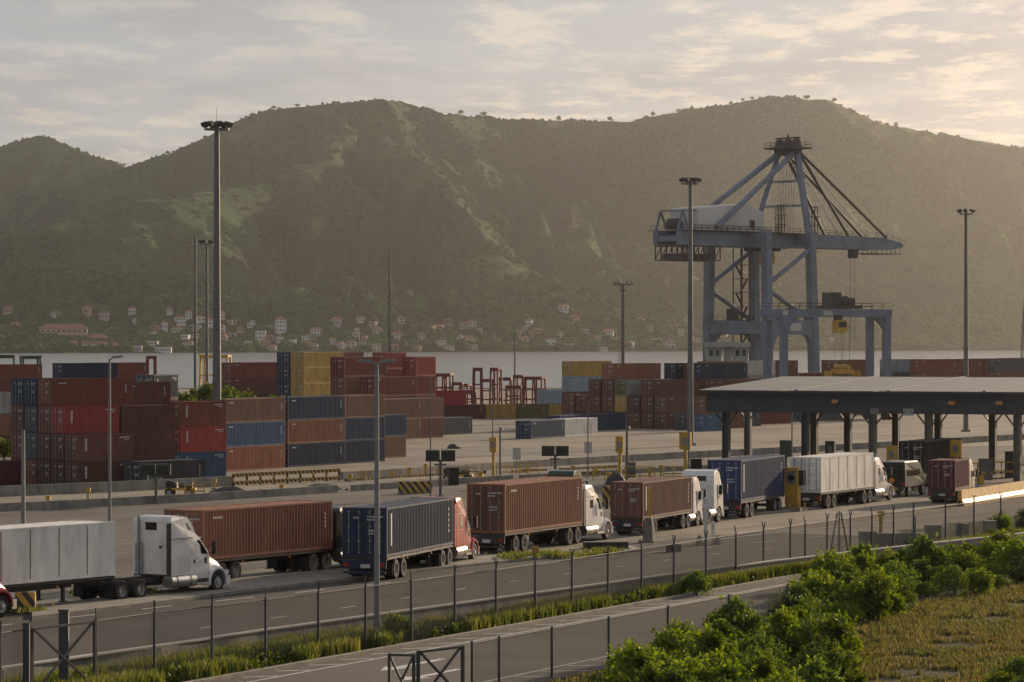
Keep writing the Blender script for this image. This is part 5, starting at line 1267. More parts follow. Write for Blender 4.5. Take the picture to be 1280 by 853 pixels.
plinth_box(1166, 683, .9, .8, 1.3, 'pale concrete block by the leaning fence frame, second along the fence'); plinth_box(1203, 681, .7, .6, 1.3, 'pale concrete block half hidden by bushes, third along the fence'); plinth_box(1237, 677, .7, .6, 1.3, 'pale concrete block half hidden by bushes, last along the fence')
plinth_box(757, 689, 2.6, .8, .55, 'long rusty planter box beside the plain brown container lorry', M_frame, 'planter_box', 'planter', a=82)
plinth_box(842, 690, .9, .3, .45, 'small dark road lamp box on the road edge', M_frame, 'ground_lamp', 'lamp', a=88)
# raised islands between the lanes
def island(px, label):
    P = [ground(*p) for p in px]; c = sum(P, Vector())/len(P)
    MB().prism([(p.x, p.y) for p in P], -.1, .16).obj('traffic_island', M_concrete, kind='structure', label=label)
island([(40,762),(230,738),(300,726),(520,705),(700,690),(790,685),(800,690),(700,697),(520,716),(300,742),(230,752),(40,775)], 'kerbed island along the lorry lane')
island([(905,642),(1010,634),(1030,636),(925,646)], 'pedestal island')
# steel spreader frames and trestles on the quay
def trestle(px, py, top, w, label, mt, depth=2.4, rungs=3):
    P = ground(px, py); H = CAM_H - ray(px, top)[1]*P.y - P.z; t = thing('steel_trestle', label, 'steel frame', P, rad(random.uniform(-25, 25)), 'steel frames stored by the quay')
    for x in (-w/2, w/2):
        for y in (-depth/2, depth/2): MB().bar((x, y, 0), (x*.85, y*.8, H), .32).obj('leg', mt, t)
    for i in range(rungs):
        z = H*(i+1)/rungs - .2; k = 1-.15*(i+1)/rungs
        for y in (-depth/2, depth/2): MB().bar((-w/2*k, y*k, z), (w/2*k, y*k, z), .26).obj('cross_bar', mt, t)
        b = MB()
        for x in (-w/2, w/2): b.bar((x*k, -depth/2*k, z), (x*k, depth/2*k, z), .22)
        b.obj('side_bar', mt, t) if False else MB().bar((-w/2*k, -depth/2*k, z), (-w/2*k, depth/2*k, z), .22).obj('side_bar', mt, t)
    MB().box(-w/2, w/2, -depth/2, depth/2, H-.1, H+.35).obj('head', mt, t)
for i, (px, py, top, w) in enumerate(((551, 512, 465, 2.2), (560, 512, 465, 1.8), (597, 515, 458, 1.7), (620, 515, 458, 1.7), (609, 510, 472, 2.6), (631, 512, 470, 2.8), (650, 511, 467, 2.2), (662, 511, 469, 2.4), (674, 510, 469, 2.2), (572, 512, 476, 2.2), (582, 511, 478, 2.0), (586, 514, 486, 2.5), (642, 514, 480, 3.2))):
    trestle(px, py, top + 4, w, ('tall narrow red steel trestle standing by the quay' if py == 515 else 'red steel spreader frame among others stored by the quay') if True else '', M_redsteel)
trestle(189, 508, 447, 1.9, 'lone red steel portal frame before the bay beside the slate-topped stack', M_redsteel, rungs=1)
trestle(262, 512, 446, 3.6, 'rusty yellow steel frame behind the shrubs at the slim mast', M_yellow); trestle(279, 513, 446, 2.8, 'rusty yellow steel frame next to the rust row behind the shrubs', M_yellow)
trestle(8, 515, 446, 3.4, 'rusty olive steel frame behind the four-high rust row', M_olive); trestle(38, 514, 447, 4.0, 'rusty olive steel frame behind the navy-topped row', M_olive)
# ---------------------------------------------------------------- lower service road, verge, fences
M_verge = material('verge_soil', (0.060, 0.062, 0.024), .95, var=.4, scale=1.5, dirt=(0.10, 0.085, 0.04), dirt_amt=.7, dirt_scale=.8, spec=.05)
M_clear = material('dry_grass_ground', (0.062, 0.056, 0.026), .95, var=.35, scale=1.0, dirt=(0.04, 0.05, 0.016), dirt_amt=.8, dirt_scale=.45, spec=.05)
M_asph2 = material('asphalt_service', (0.085, 0.075, 0.066), .85, var=.2, scale=.4, dirt=(0.13, 0.112, 0.09), dirt_amt=.5, dirt_scale=.25, bump=.2, bump_scale=8)
U = np.arange(50, 300, 3.0)
strip('verge', M_verge, poly_uq(U, 63.6), [p + Vector((0,0,0)) for p in poly_uq(U, 74.0)], -.022, 'grassy verge below the road wall')
strip('service_road', ground_material('service_asphalt', (0.10, 0.09, 0.076), (0.145, 0.128, 0.105), (0.065, 0.058, 0.05), 63), poly_uq(U, 52.2), poly_uq(U, 63.3), 0.004, 'narrow service road with worn markings along the fence')
strip('bank', M_clear, poly_uq(U, 20.0), poly_uq(U, 52.0), -0.02, 'dry grassy bank at the near side of the service road')
k = MB(); pts = poly_uq(U, 63.45)
for a, b in zip(pts[:-1], pts[1:]): k.bar(a + Vector((0,0,.06)), b + Vector((0,0,.06)), .3, .14)
k.obj('kerb', M_concrete, kind='structure', label='pale concrete kerb of the service road')
def paint_line(P, w, name, label, mat=None, z=.010, dash=None):
    R = resample(P, .5 if dash else 4.0); out = MB(); acc = 0.0
    if not dash: segs = [R]
    else:
        segs = []; cur = []; s = 0
        for a, b in zip(R[:-1], R[1:]):
            s += (b-a).length
            if (s % (dash[0]+dash[1])) < dash[0]: cur += [a, b] if not cur else [b]
            elif cur: segs.append(cur); cur = []
    obs = []
    for sg in segs:
        A, B = offset(sg, -w/2), offset(sg, w/2); n = len(A)
        MB().add([(p.x, p.y, gz(p.x, p.y)*0 + z) for p in A] + [(p.x, p.y, z) for p in B], [(i, i+1, n+i+1, n+i) for i in range(n-1)]).obj(name, mat or M_white, kind='structure', label=label)
G = lambda px: [at_z(x, y, 0) for x, y in px]
paint_line(poly_uq(U, 62.0), .14, 'road_marking', 'white edge line of the service road')
for u_ in np.arange(96, 160, 2.6): paint_line([Vector((*uq(u_, 63.1), 0)), Vector((*uq(u_+1.0, 62.15), 0))], .16, 'road_marking', 'white hatching between edge line and kerb')
paint_line(poly_uq(np.arange(96, 150, 3.0), 54.2), .14, 'road_marking', 'white line on the near side of the service road')
for u_ in np.arange(104, 130, 2.4): paint_line([Vector((*uq(u_, 54.0), 0)), Vector((*uq(u_+1.0, 52.5), 0))], .16, 'road_marking', 'white hatching beside the near fence')
def arrow(u0, q0, s, label):
    pts = [(0,0),(1.6,.62),(1.5,.2),(5.4,.16),(5.4,-.16),(1.5,-.2),(1.6,-.62)]
    MB().add([(*uq(u0+x*s, q0+y*s), .010) for x, y in pts], [tuple(range(7))]).obj('road_arrow', M_white, kind='structure', label=label)
arrow(116.0, 59.6, 1.0, 'white lane arrow on the service road'); arrow(113.0, 57.2, .9, 'worn white lane arrow beside the first one')
paint_line(G([(-30,786),(60,775.5),(170,763),(238,755),(309,748),(548,722),(603,715),(700,703),(800,692),(930,680),(1100,664)]), .16, 'lane_marking', 'white dashed lane line on the gate road', z=.018, dash=(2.6, 3.6))
paint_line(G([(250,786),(420,762),(582,736),(700,719),(860,697),(1010,680)]), .14, 'lane_marking', 'faint dashed lane line on the gate road', z=.018, dash=(1.2, 5.2))
paint_line(G([(820,684),(960,667),(1080,655),(1200,643)]), .22, 'lane_marking', 'worn pale line before the canopy apron', z=.018)
paint_line(G([(960,662),(1080,650),(1197,638)]), .25, 'lane_marking', 'worn yellow line before the canopy apron', M_yellow, z=.0235)
M_link = material('chain_link', (0.045, 0.044, 0.041), .8, 0, var=.2, spec=.2)
def fence(name, P, H, label, skip=(), vee=True, cell=.085, rail_top=True, mid=False):
    t = thing(name, label, 'fence', P[0], 0); O = P[0]
    for i, p in enumerate(P):
        p = p - O; b = MB(); b.tube(p - Vector((0,0,.1)), p + Vector((0,0,H)), .055, .05, n=8); o = b.obj('post', M_post, t)
        if vee:
            d = (P[min(i+1, len(P)-1)] - P[max(i-1, 0)]).normalized(); n = Vector((-d.y, d.x, 0)); sides = (-1, 1) if i % 3 else (1,)
            for s in sides: MB().bar(p + Vector((0,0,H-.02)), p + n*(.16*s) + Vector((0,0,H+.36)) + d*(.20*s), .045).obj('outrigger', M_post, o)
    for i in range(len(P)-1):
        if i in skip: continue
        a, b = P[i]-O, P[i+1]-O; d = b-a; L = d.length; d.normalize()
        if rail_top: MB().tube(a + Vector((0,0,H-.08)), b + Vector((0,0,H-.08)), .028, n=6).obj('top_rail', M_post, t)
        m_ = MB(); hh = H-.12; z0 = .06; n = int((L+hh)/cell)
        nrm = Vector((-d.y, d.x, 0))*.003; up = Vector((0,0,.003))
        for s in (1, -1):
            for j in range(n):
                c = j*cell - hh; x0, x1 = max(0, c), min(L, c+hh)
                if x1-x0 < .05: continue
                za, zb = x0-c, x1-c
                if s < 0: za, zb = hh-za, hh-zb
                A = a + d*x0 + Vector((0,0,z0+za)); B = a + d*x1 + Vector((0,0,z0+zb)); q = Vector((0,0,1)).cross(d)*.0034; r = (B-A).normalized().cross(q).normalized()*.0034
                m_.add([A-r-q, A+r-q, A+q, B-r-q, B+r-q, B+q], [(0,1,4,3), (1,2,5,4), (2,0,3,5)])
        o = m_.obj('mesh_panel', M_link, t); o['kind'] = 'stuff'
    return t
FL = [(-60,896),(0,884),(38,877),(120,865),(193,852),(265,842),(332,832),(398,821.5),(457,811.5),(514,802.5),(568.5,793),(620,785),(669,776),(715,768),(760,759.5),(802,751.5),(842.5,744.5),(882.5,736.5),(920,729.5),(954.5,723),(988,717),(1006.5,713.5),(1034,708.5),(1063,703.5),(1090,699),(1117,695),(1142,691),(1182,684.5),(1217.5,679),(1251,674),(1300,667)]
fence('chain_link_fence', [at_z(x, y, 0) for x, y in FL], 2.6, 'long chain-link fence on dark posts along the grassy verge', skip=(2,))
# gate leaf in the fence
def gate(P0, P1, H, label, z0=.15):
    d = P1-P0; L = d.length; t = thing('fence_gate', label, 'gate', P0, math.atan2(d.y, d.x))
    for x in (.08, L-.08): MB().bar((x,0,z0), (x,0,H), .1).obj('gate_stile', M_post, t)
    for z in (z0, H-.05): MB().bar((.05,0,z), (L-.05,0,z), .08).obj('gate_rail', M_post, t)
    MB().bar((.1,.06,z0), (L-.1,.06,H-.05), .07).obj('brace', M_post, t); MB().bar((.1,-.06,H-.05), (L-.1,-.06,z0), .07).obj('brace', M_post, t)
    return t
g0, g1 = at_z(38, 877, 0), at_z(120, 865, 0)
gate(g0, g1, 2.55, 'cross-braced dark steel gate in the long chain-link fence')
tt = thing('gate_post', 'thick dark square post standing behind the cross-braced gate', 'post', at_z(80, 868, 0)); MB().box(-.17, .17, -.17, .17, 0, 2.95).obj('shaft', M_post, tt); MB().box(-.2, .2, -.2, .2, 2.952, 3.0).obj('cap', M_post, tt)
tt = thing('gate_post', 'thick dark square post carrying the hinges of the cross-braced gate', 'post', at_z(33, 878, 0)); MB().box(-.11, .11, -.11, .11, 0, 2.7).obj('shaft', M_post, tt); MB().box(-.13, .13, -.13, .13, 2.702, 2.75).obj('cap', M_post, tt)
# A-shaped strut frame in the fence line
tt = thing('fence_strut', 'leaning A-shaped strut frame in the chain-link fence', 'frame', at_z(1049, 706, 0), rad(60))
for s in (-1, 1): MB().bar((s*1.5, 0, 0), (s*.25, 0, 2.9), .07).obj('strut', M_post, tt)
MB().bar((-1.1, 0, 1.0), (1.1, 0, 1.0), .06).obj('tie', M_post, tt); MB().bar((0, 0, 0), (0, 0, 3.0), .06).obj('upright', M_post, tt)
# near fence with its little pen of gate frames
def on_q(px, q): u_ = (px-640)/FPX; Y = q/(S25 - u_*C25); return Vector((u_*Y, Y, 0))
fence('roadside_fence', [on_q(x, 51.9) for x in (590, 624, 690, 761, 835, 911, 985)], 2.05, 'near chain-link fence half swallowed by the bushes', vee=False)
PQ = [on_q(484, 52.6), on_q(580, 51.9)]
gate(on_q(484, 53.2), on_q(520, 52.2), 1.9, 'rusty wire gate frame on the service road, first of two'); gate(on_q(521, 52.2), on_q(580, 51.7), 2.0, 'rusty wire gate frame on the service road, joined to the near fence')

# yellow guard frames, cabinets and boom gates scattered on the lane islands
def guard_frame(px, py, w, h, label, mt=None, rz=.1):
    P = ground(px, py); t = thing('guard_frame', label, 'guard rail', P, rz); mt = mt or M_yellow
    for x in (-w/2, 0, w/2): MB().tube((x,0,0), (x,0,h), .06, n=8).obj('post', mt, t)
    for z in (h*.5, h): MB().tube((-w/2,0,z), (w/2,0,z), .055, n=8).obj('rail', mt, t)
def boom_gate(px, py, L, label, rz):
    P = ground(px, py); t = thing('boom_gate', label, 'boom gate', P, rz)
    MB().box(-.22, .22, -.22, .22, 0, 1.1).obj('cabinet', M_yellow, t); MB().bar((.1,-.26,.98), (L,-.26,1.08), .06, .12).obj('boom', M_stripe, t); MB().box(-.5, -.1, -.33, -.22, .85, 1.12).obj('counterweight', M_black, t)
GF = [(583,601,2.2,1.3,'yellow guard frame beside the wheeled cart behind the red lorry'),(640,597,3.2,1.1,'long yellow guard frame below the plain square sign'),(662,594,2.0,1.2,'short yellow guard frame by the green lane scanner'),(756,601,2.4,1.2,'yellow guard frame beside the reader behind the brown box'),(800,606,2.8,1.6,'yellow guard frame over the plain brown container'),(842,601,1.8,1.3,'yellow guard frame beside the boxy reader cabinet'),(955,592,2.0,1.2,'yellow guard frame under the canopy edge column'),(1068,592,2.2,1.2,'yellow guard frame at the canopy rear column'),(1150,597,1.6,1.3,'yellow guard frame behind the black container'),(1222,600,2.2,1.5,'yellow guard frame beside the maroon lorry'),(1252,600,2.6,1.6,'yellow guard frame before the last canopy column'),(243,622,1.8,1.1,'yellow guard frame behind the orange-brown container')]
for i, (x, y, w, h, lab) in enumerate(GF): guard_frame(x, y, w, h, lab, rz=rad(-20 + 13*(i % 4)))
boom_gate(601, 603, 3.4, 'striped boom gate beside the first yellow card reader', rad(165)); boom_gate(762, 606, 3.0, 'striped boom gate behind the plain brown container', rad(170)); boom_gate(1030, 596, 3.2, 'striped boom gate behind the weathered white box', rad(20)); boom_gate(1226, 606, 3.2, 'striped boom gate beside the maroon lorry', rad(15))
for x, y, w, h, lab in ((567,607,.9,1.7,'black round-topped cabinet behind the red cab'),(1160,601,1.0,1.2,'grey cabinet at the foot of a front canopy column'),(788,597,.9,1.5,'grey cabinet beside the reader behind the brown box'),(870,594,1.0,1.6,'dark cabinet behind the flat-faced cabs'),(1232,600,1.1,1.9,'brown booth cabinet near the canopy end'),(1266,597,1.3,2.4,'dark booth under the canopy end')):
    plinth_box(x, y, w, .7, h, lab, M_black if 'black' in lab or 'dark' in lab else (M_col if 'brown' in lab else M_galv), 'equipment_cabinet', 'cabinet', a=80)

# small clutter along the lane walls: stub posts, painted kerbs, heaps
for i, (x, y) in enumerate(((438,602),(455,600.5),(470,600),(490,598),(512,596.5),(532,595),(548,594.5),(700,600),(716,598),(745,596),(812,600),(826,598),(905,592),(922,590),(1080,594),(1130,600),(1180,602),(1210,603),(326,622),(352,620),(110,628),(60,631),(268,612))):
    hydrant(x, y, .75 + .25*(i % 3), 'stub yellow guard post standing along the lane walls'); o = bpy.data.objects[-1] if False else None
for o in [o for o in bpy.data.objects if o.get('label') == 'stub yellow guard post standing along the lane walls']: o['group'] = 'yellow guard posts along the lane walls'
def heap(px, py, w, h, label, mt):
    P = ground(px, py); t = thing('rubble_heap', label, 'heap', P, 0); b = MB(); n = 14; vs = []
    rr_ = random.Random(int(px)); 
    for j, (k_, z) in enumerate(((1, 0), (.8, .45), (.5, .8), (.2, 1.0))):
        for i in range(n):
            a = 2*math.pi*i/n; q = w/2*k_*rr_.uniform(.85, 1.12); vs.append((q*math.cos(a), q*.6*math.sin(a), h*z*rr_.uniform(.85, 1.1)))
    fs = [(j*n+i, j*n+(i+1)%n, (j+1)*n+(i+1)%n, (j+1)*n+i) for j in range(3) for i in range(n)] + [tuple(range(3*n, 4*n))]
    b.add(vs, fs).obj('mound', mt, t, smooth=True)
    for i in range(5): MB().cbox((rr_.uniform(-w*.6, w*.6), rr_.uniform(-w*.3, 0) - w*.2, .1), (.35, .3, .22)).obj('lump', mt, t)
heap(288, 618, 4.2, .7, 'dark heap of rubble against the low kerb wall below the mast', M_frame); heap(402, 613, 4.5, .6, 'black heap beside the end of the low kerb wall', M_black); heap(458, 611.5, 1.6, .5, 'small dark heap on the lane before the tan end block', M_frame); heap(770, 606, 2.0, 1.1, 'dark heap of scrap behind the plain brown container', M_frame); heap(566, 561, 1.6, .6, 'small dark heap on the open yard', M_frame)
for i, (x0, y0, x1, y1) in enumerate(((432,601.5,556,594),(700,588,790,583),(640,591,690,588))):
    a_, b_ = ground(x0, y0), ground(x1, y1); n_ = int((b_-a_).length/2.2); t_ = thing('painted_kerb', ('black and yellow kerb below the open-yard wall', 'black and yellow kerb behind the plain brown container', 'black and yellow kerb by the green lane scanner')[i], 'kerb', a_, math.atan2((b_-a_).y, (b_-a_).x))
    for k_ in range(n_):
        x_ = k_*2.2; zz = gz(*(a_.lerp(b_, k_/n_)).to_2d()) - a_.z
        MB().box(x_, x_+2.1, -.15, .15, zz-.1, zz+.22).obj('kerb_stone', M_stripe, t_)
# ---------------------------------------------------------------- vegetation
L_bush = leaf_material('bush_leaf', (0.072, 0.122, 0.016), (0.150, 0.195, 0.028), .5, .38)
L_bush2 = leaf_material('bush_leaf_dark', (0.055, 0.10, 0.018), (0.12, 0.165, 0.03), .45, .38)
L_grass = leaf_material('grass_blade', (0.09, 0.125, 0.024), (0.165, 0.165, 0.045), .46)
L_dry = leaf_material('dry_grass_blade', (0.085, 0.108, 0.026), (0.20, 0.165, 0.06), .45)
L_tree = leaf_material('tree_leaf', (0.065, 0.105, 0.02), (0.12, 0.155, 0.03), .35)
M_bark = material('bark', (0.07, 0.05, 0.035), .9, var=.3)
def leaves(cent, size, rng, up=.35, out=None):
    """one bent four-point leaf per centre"""
    n = len(cent); d = rng.normal(size=(n,3)); d[:,2] = d[:,2]*.6 - .25; 
    if out is not None: d = d*.7 + out*1.0
    d /= np.linalg.norm(d, axis=1)[:,None]; r = np.cross(d, rng.normal(size=(n,3))); r /= np.linalg.norm(r, axis=1)[:,None]
    nn = np.cross(d, r); s = size*rng.uniform(.5, 1.5, n)[:,None]
    base = cent - d*s*.5; tip = cent + d*s*.5 - nn*s*.12; a = cent + r*s*.27 + nn*s*.06; b = cent - r*s*.27 + nn*s*.06
    v = np.stack([base, a, tip, b], 1).reshape(-1,3); i = np.arange(n)*4
    f = np.concatenate([np.stack([i, i+1, i+2], 1), np.stack([i, i+2, i+3], 1)])
    return v, f
def bush_mesh(seed, R, H, n, size, lobes=17, mat=None):
    rng = np.random.default_rng(seed); C = []
    for k in range(lobes):
        a = rng.uniform(0, 2*np.pi); q = rng.uniform(0, .78)**.7*R; z = H*rng.uniform(.25, .8)*(1 - .35*q/R); C.append((q*np.cos(a), q*np.sin(a), z, rng.uniform(.26, .46)*R))
    C.append((0, 0, H*.72, .4*R)); C = np.array(C); k = rng.integers(0, len(C), n)
    d = rng.normal(size=(n,3)); d /= np.linalg.norm(d, axis=1)[:,None]; d[:,2] = np.abs(d[:,2])*np.where(rng.random(n) < .8, 1, -1)
    rr = C[k,3]*rng.uniform(.55, 1.12, n)
    p = C[k,:3] + d*rr[:,None]; p[:,2] = np.clip(p[:,2], .04, None)
    # sprays that stick out of the outline
    m_ = n//8; j = rng.integers(0, n, m_); p[j] += d[j]*rng.uniform(.1, .32, m_)[:,None]*R*.6
    for _ in range(16):                                 # upright shoots
        a = rng.uniform(0, 2*np.pi); q = rng.uniform(.1, .9)*R; b0 = np.array([q*np.cos(a), q*np.sin(a), H*(.85-.35*q/R)]); dd = np.array([rng.normal()*.3, rng.normal()*.3, 1.0]); L = rng.uniform(.25, .6)*H*.6
        j = rng.integers(0, n, 16); p[j] = b0 + dd*np.linspace(0, L, 16)[:,None] + rng.normal(scale=.07, size=(16,3))
    v, f = leaves(p, size, rng, out=d); me = np_mesh('bush_leaves', v, f); me.materials.append(mat or L_bush); return me
def stems_mesh(seed, R, H, k=7):
    r = random.Random(seed); b = MB()
    for i in range(k):
        a = r.uniform(0, 6.28); q = r.uniform(.15, .6)*R; b.tube((0.1*math.cos(a), .1*math.sin(a), 0), (q*math.cos(a), q*math.sin(a), H*r.uniform(.45, .8)), .035*R, .012*R, n=5)
    me = b.mesh('stems'); me.materials.append(M_bark); return me
BUSH = [(bush_mesh(100+i, 1.35, (1.5, 2.1, 1.8, 2.4, 1.7)[i], 2900, (.17, .22, .19, .25, .15)[i], mat=(L_bush, L_bush2, L_bush)[i % 3]), stems_mesh(i, 1.25, 1.9)) for i in range(5)]
def bush(p, s, hz, label, group, k):
    t = thing('bush', label, 'bush', p, random.uniform(0, 6.28), group); t.scale = (s, s, s*hz)
    o = link('crown', BUSH[k][0], t); o['kind'] = 'stuff'; link('stems', BUSH[k][1], t)
rb = random.Random(5)
def inside(x, y, poly):
    c = False; n = len(poly)
    for i in range(n):
        (x1, y1), (x2, y2) = poly[i], poly[i-1]
        if (y1 > y) != (y2 > y) and x < (x2-x1)*(y-y1)/(y2-y1)+x1: c = not c
    return c
def thicket(poly, n, s0, s1, label, group, mind):
    xs = [p[0] for p in poly]; ys = [p[1] for p in poly]; out = []; tries = 0
    while len(out) < n and tries < 6000:
        tries += 1; x, y = rb.uniform(min(xs), max(xs)), rb.uniform(min(ys), max(ys))
        if not inside(x, y, poly): continue
        p = at_z(x, y, 0)
        if any((p-q).length < mind for q in out): continue
        if 51.2 < qof(p.x, p.y) < 64.2 and x < 965: continue
        out.append(p); bush(p, rb.uniform(s0, s1), rb.uniform(.62, 1.3), label, group, rb.randrange(5))
thicket([(770,842),(800,822),(900,800),(985,780),(1060,790),(1050,840),(1040,905),(760,905)], 64, .55, .88, 'leafy bush in the thicket climbing over the near fence', 'bushes of the thicket over the near fence', .78)
thicket([(975,752),(1060,728),(1160,712),(1300,690),(1300,726),(1200,752),(1075,785),(990,785)], 66, .5, 1.0, 'leafy bush in the hedge below the pale concrete blocks', 'bushes of the hedge below the concrete blocks', .95)
thicket([(1250,850),(1300,835),(1310,890),(1255,895)], 4, .6, .9, 'small dark bush on the dry grass bank', 'small bushes on the dry grass bank', .8)
thicket([(1235,672),(1290,662),(1290,676),(1240,684)], 3, .6, .85, 'light bush growing against the fence posts beside the last concrete block', 'bushes against the last fence posts', .9)
bush(at_z(492, 797, 0), .62, 1.0, 'bright bush on the verge beside the double-arm street lamp', None, 0)
bush(at_z(871, 744, 0), .55, 1.0, 'dark rounded bush on the verge among tall grass', None, 1)
# grass: one mass each
def tufts(pts, h0, h1, mat, name, label, seed, blades=5, wide=.03):
    rng = np.random.default_rng(seed); P = np.repeat(np.array(pts, dtype=float), blades, 0); n = len(P)
    P[:,:2] += rng.normal(scale=.07, size=(n,2)); h = rng.uniform(h0, h1, n); a = rng.uniform(0, 2*np.pi, n); lean = rng.uniform(.05, .55, n)*h
    r = np.stack([np.cos(a+1.57), np.sin(a+1.57), np.zeros(n)], 1)*wide*rng.uniform(.6, 1.3, n)[:,None]
    mid = P + np.stack([np.cos(a)*lean*.35, np.sin(a)*lean*.35, h*.62], 1); tip = P + np.stack([np.cos(a)*lean, np.sin(a)*lean, h], 1)
    v = np.stack([P-r, P+r, mid+r*.75, mid-r*.75, tip], 1).reshape(-1,3); i = np.arange(n)*5
    f = np.concatenate([np.stack([i, i+1, i+2], 1), np.stack([i, i+2, i+3], 1), np.stack([i+3, i+2, i+4], 1)])
    me = np_mesh(name, v, f); me.materials.append(mat); link(name, me, kind='stuff', label=label, category='grass')
def wall_q(u_):                                          # q of the road wall at a station along the road
    best = None
    for p in WALLR:
        uu = p.x*S25 + p.y*C25
        if best is None or abs(uu-u_) < best[0]: best = (abs(uu-u_), qof(p.x, p.y))
    return best[1]
pts = []; r = random.Random(9)
WQ = {u_: wall_q(u_) for u_ in range(80, 260)}
while len(pts) < 16000:
    u_ = r.uniform(88, 235); w = WQ[int(u_)] - .35; q = 63.75 + (w-63.75)*r.random()**1.0
    x, y = uq(u_, q)
    if fbm(np.array([u_*.35]), np.array([q*.5]), 3, 77)[0] > .36: pts.append((x, y, -.02))
tufts(pts, .25, .8, L_grass, 'verge_grass', 'tall green grass on the verge below the road wall', 1, 6)
pts = []
while len(pts) < 26000:
    u_ = r.uniform(85, 210); q = r.uniform(25, 51.6); x, y = uq(u_, q)
    if abs(x)/y < .17 and y < 190 and fbm(np.array([x*.5]), np.array([y*.5]), 3, 78)[0] > .37: pts.append((x, y, -.02))
tufts(pts, .08, .30, L_dry, 'dry_grass', 'dry yellowish grass on the near bank', 2, 5)
pts = []
for px, py, n, w in ((20,766,260,32), (112,745,120,22), (185,744,60,14), (690,697,300,55), (755,692,260,22), (640,700,120,20), (640,712,0,1), (600,560,0,1)):
    for _ in range(n):
        p = ground(px + r.gauss(0, w*.5), py + r.gauss(0, 1.6)); pts.append((p.x, p.y, .14))
tufts(pts, .08, .26, L_grass, 'roadside_grass', 'tufts of bright grass along the lorry lane island', 3, 5)
wp = []
while len(wp) < 1500:
    u_ = r.uniform(88, 235); w = WQ[int(u_)] - .4; q = 63.9 + (w-63.9)*r.random(); x, y = uq(u_, q)
    if fbm(np.array([u_*.25]), np.array([q*.4]), 3, 79)[0] > .5: wp.append((x, y, 0))
rg = np.random.default_rng(8); wp = np.repeat(np.array(wp), 14, 0); wp += rg.normal(scale=(.22, .22, 0), size=wp.shape); wp[:,2] = rg.uniform(.03, .55, len(wp))*rg.uniform(.4, 1.15, len(wp))
v_, f_ = leaves(wp, .17, rg); me = np_mesh('verge_weeds', v_, f_); me.materials.append(L_bush); link('verge_weeds', me, kind='stuff', label='leafy weeds sprawling along the verge', category='weeds')
# trees in the yard
def tree(p, H, R, label, seed, group=None, n=2600, size=.42, name='tree'):
    t = thing(name, label, 'tree', p, random.Random(seed).uniform(0, 6.28), group)
    rr_ = random.Random(seed); b = MB(); b.tube((0,0,-.1), (0,0,H*.45), .05*R+.08, .03*R+.05, n=8)
    for i in range(6):
        a = i*1.05 + rr_.uniform(0, .5); b.tube((0,0,H*rr_.uniform(.3,.45)), (R*.6*math.cos(a), R*.6*math.sin(a), H*rr_.uniform(.6,.85)), .03*R+.03, .01*R+.02, n=5)
    b.obj('trunk', M_bark, t)
    rng = np.random.default_rng(seed); C = []
    for k in range(16):
        a = rng.uniform(0, 2*np.pi); q = rng.uniform(0, .8)*R; C.append((q*np.cos(a), q*np.sin(a), H*rng.uniform(.45, .88)*(1-.15*q/R), rng.uniform(.22, .42)*R))
    C = np.array(C); k = rng.integers(0, len(C), n); d = rng.normal(size=(n,3)); d /= np.linalg.norm(d, axis=1)[:,None]; d[:,2] = np.where(rng.random(n) < .75, np.abs(d[:,2]), -np.abs(d[:,2]))
    pt = C[k,:3] + d*(C[k,3]*rng.uniform(.5, 1.15, n))[:,None]; v, f = leaves(pt, size, rng, out=d); me = np_mesh('crown', v, f); me.materials.append(L_tree)
    o = link('crown', me, t); o['kind'] = 'stuff'
    return t
for i, (px, py, H, R) in enumerate(((236, 549, 8.2, 3.0), (262, 550, 8.6, 3.4), (292, 552, 7.6, 3.4), (318, 551, 7.2, 3.2), (343, 551, 6.8, 2.6), (208, 548, 8.6, 2.2))):
    tree(ground(px, py), H, R, 'leafy green tree growing in the yard behind the blocks at the mast', 40+i, 'trees behind the container blocks at the mast')
tree(ground(5, 583), 3.0, 1.8, 'small yellowish tree beside the outer row at the open lane', 61, n=1200, size=.35)
# lone trees on the skyline
rt = [tree(Vector((0, 0, -900)), 10, 4.4, 'x', 70+i, n=420, size=1.5, name='ridge_tree') for i in range(3)]
first = True
for i, px in enumerate((28, 58, 90, 128, 146, 160, 205, 222, 300, 318, 345, 372, 398, 418, 455, 470, 518, 534, 548, 574, 600, 622, 650, 668, 694, 745, 764, 812, 838, 852, 868, 884, 898, 913, 926, 944, 985, 1012, 1044, 1066, 1088, 1105, 1120, 1150, 1176)):
    p = crest_at(px + random.Random(i+50).uniform(-6, 6)); p.z -= 2.5; src = rt[i % 3]; s = random.Random(i).choice((.5, .6, .7, .9, 1.0, 1.35))
    o = dup(src, p, i*1.3, 'lone round tree standing on the skyline of the hills', group='lone trees along the hill skyline') if i > 2 else src
    o.location = p; o['label'] = 'lone round tree standing on the skyline of the hills'; o['group'] = 'lone trees along the hill skyline'; w_ = random.Random(i+9).uniform(1.0, 1.7); o.scale = (s*w_, s*w_, s)

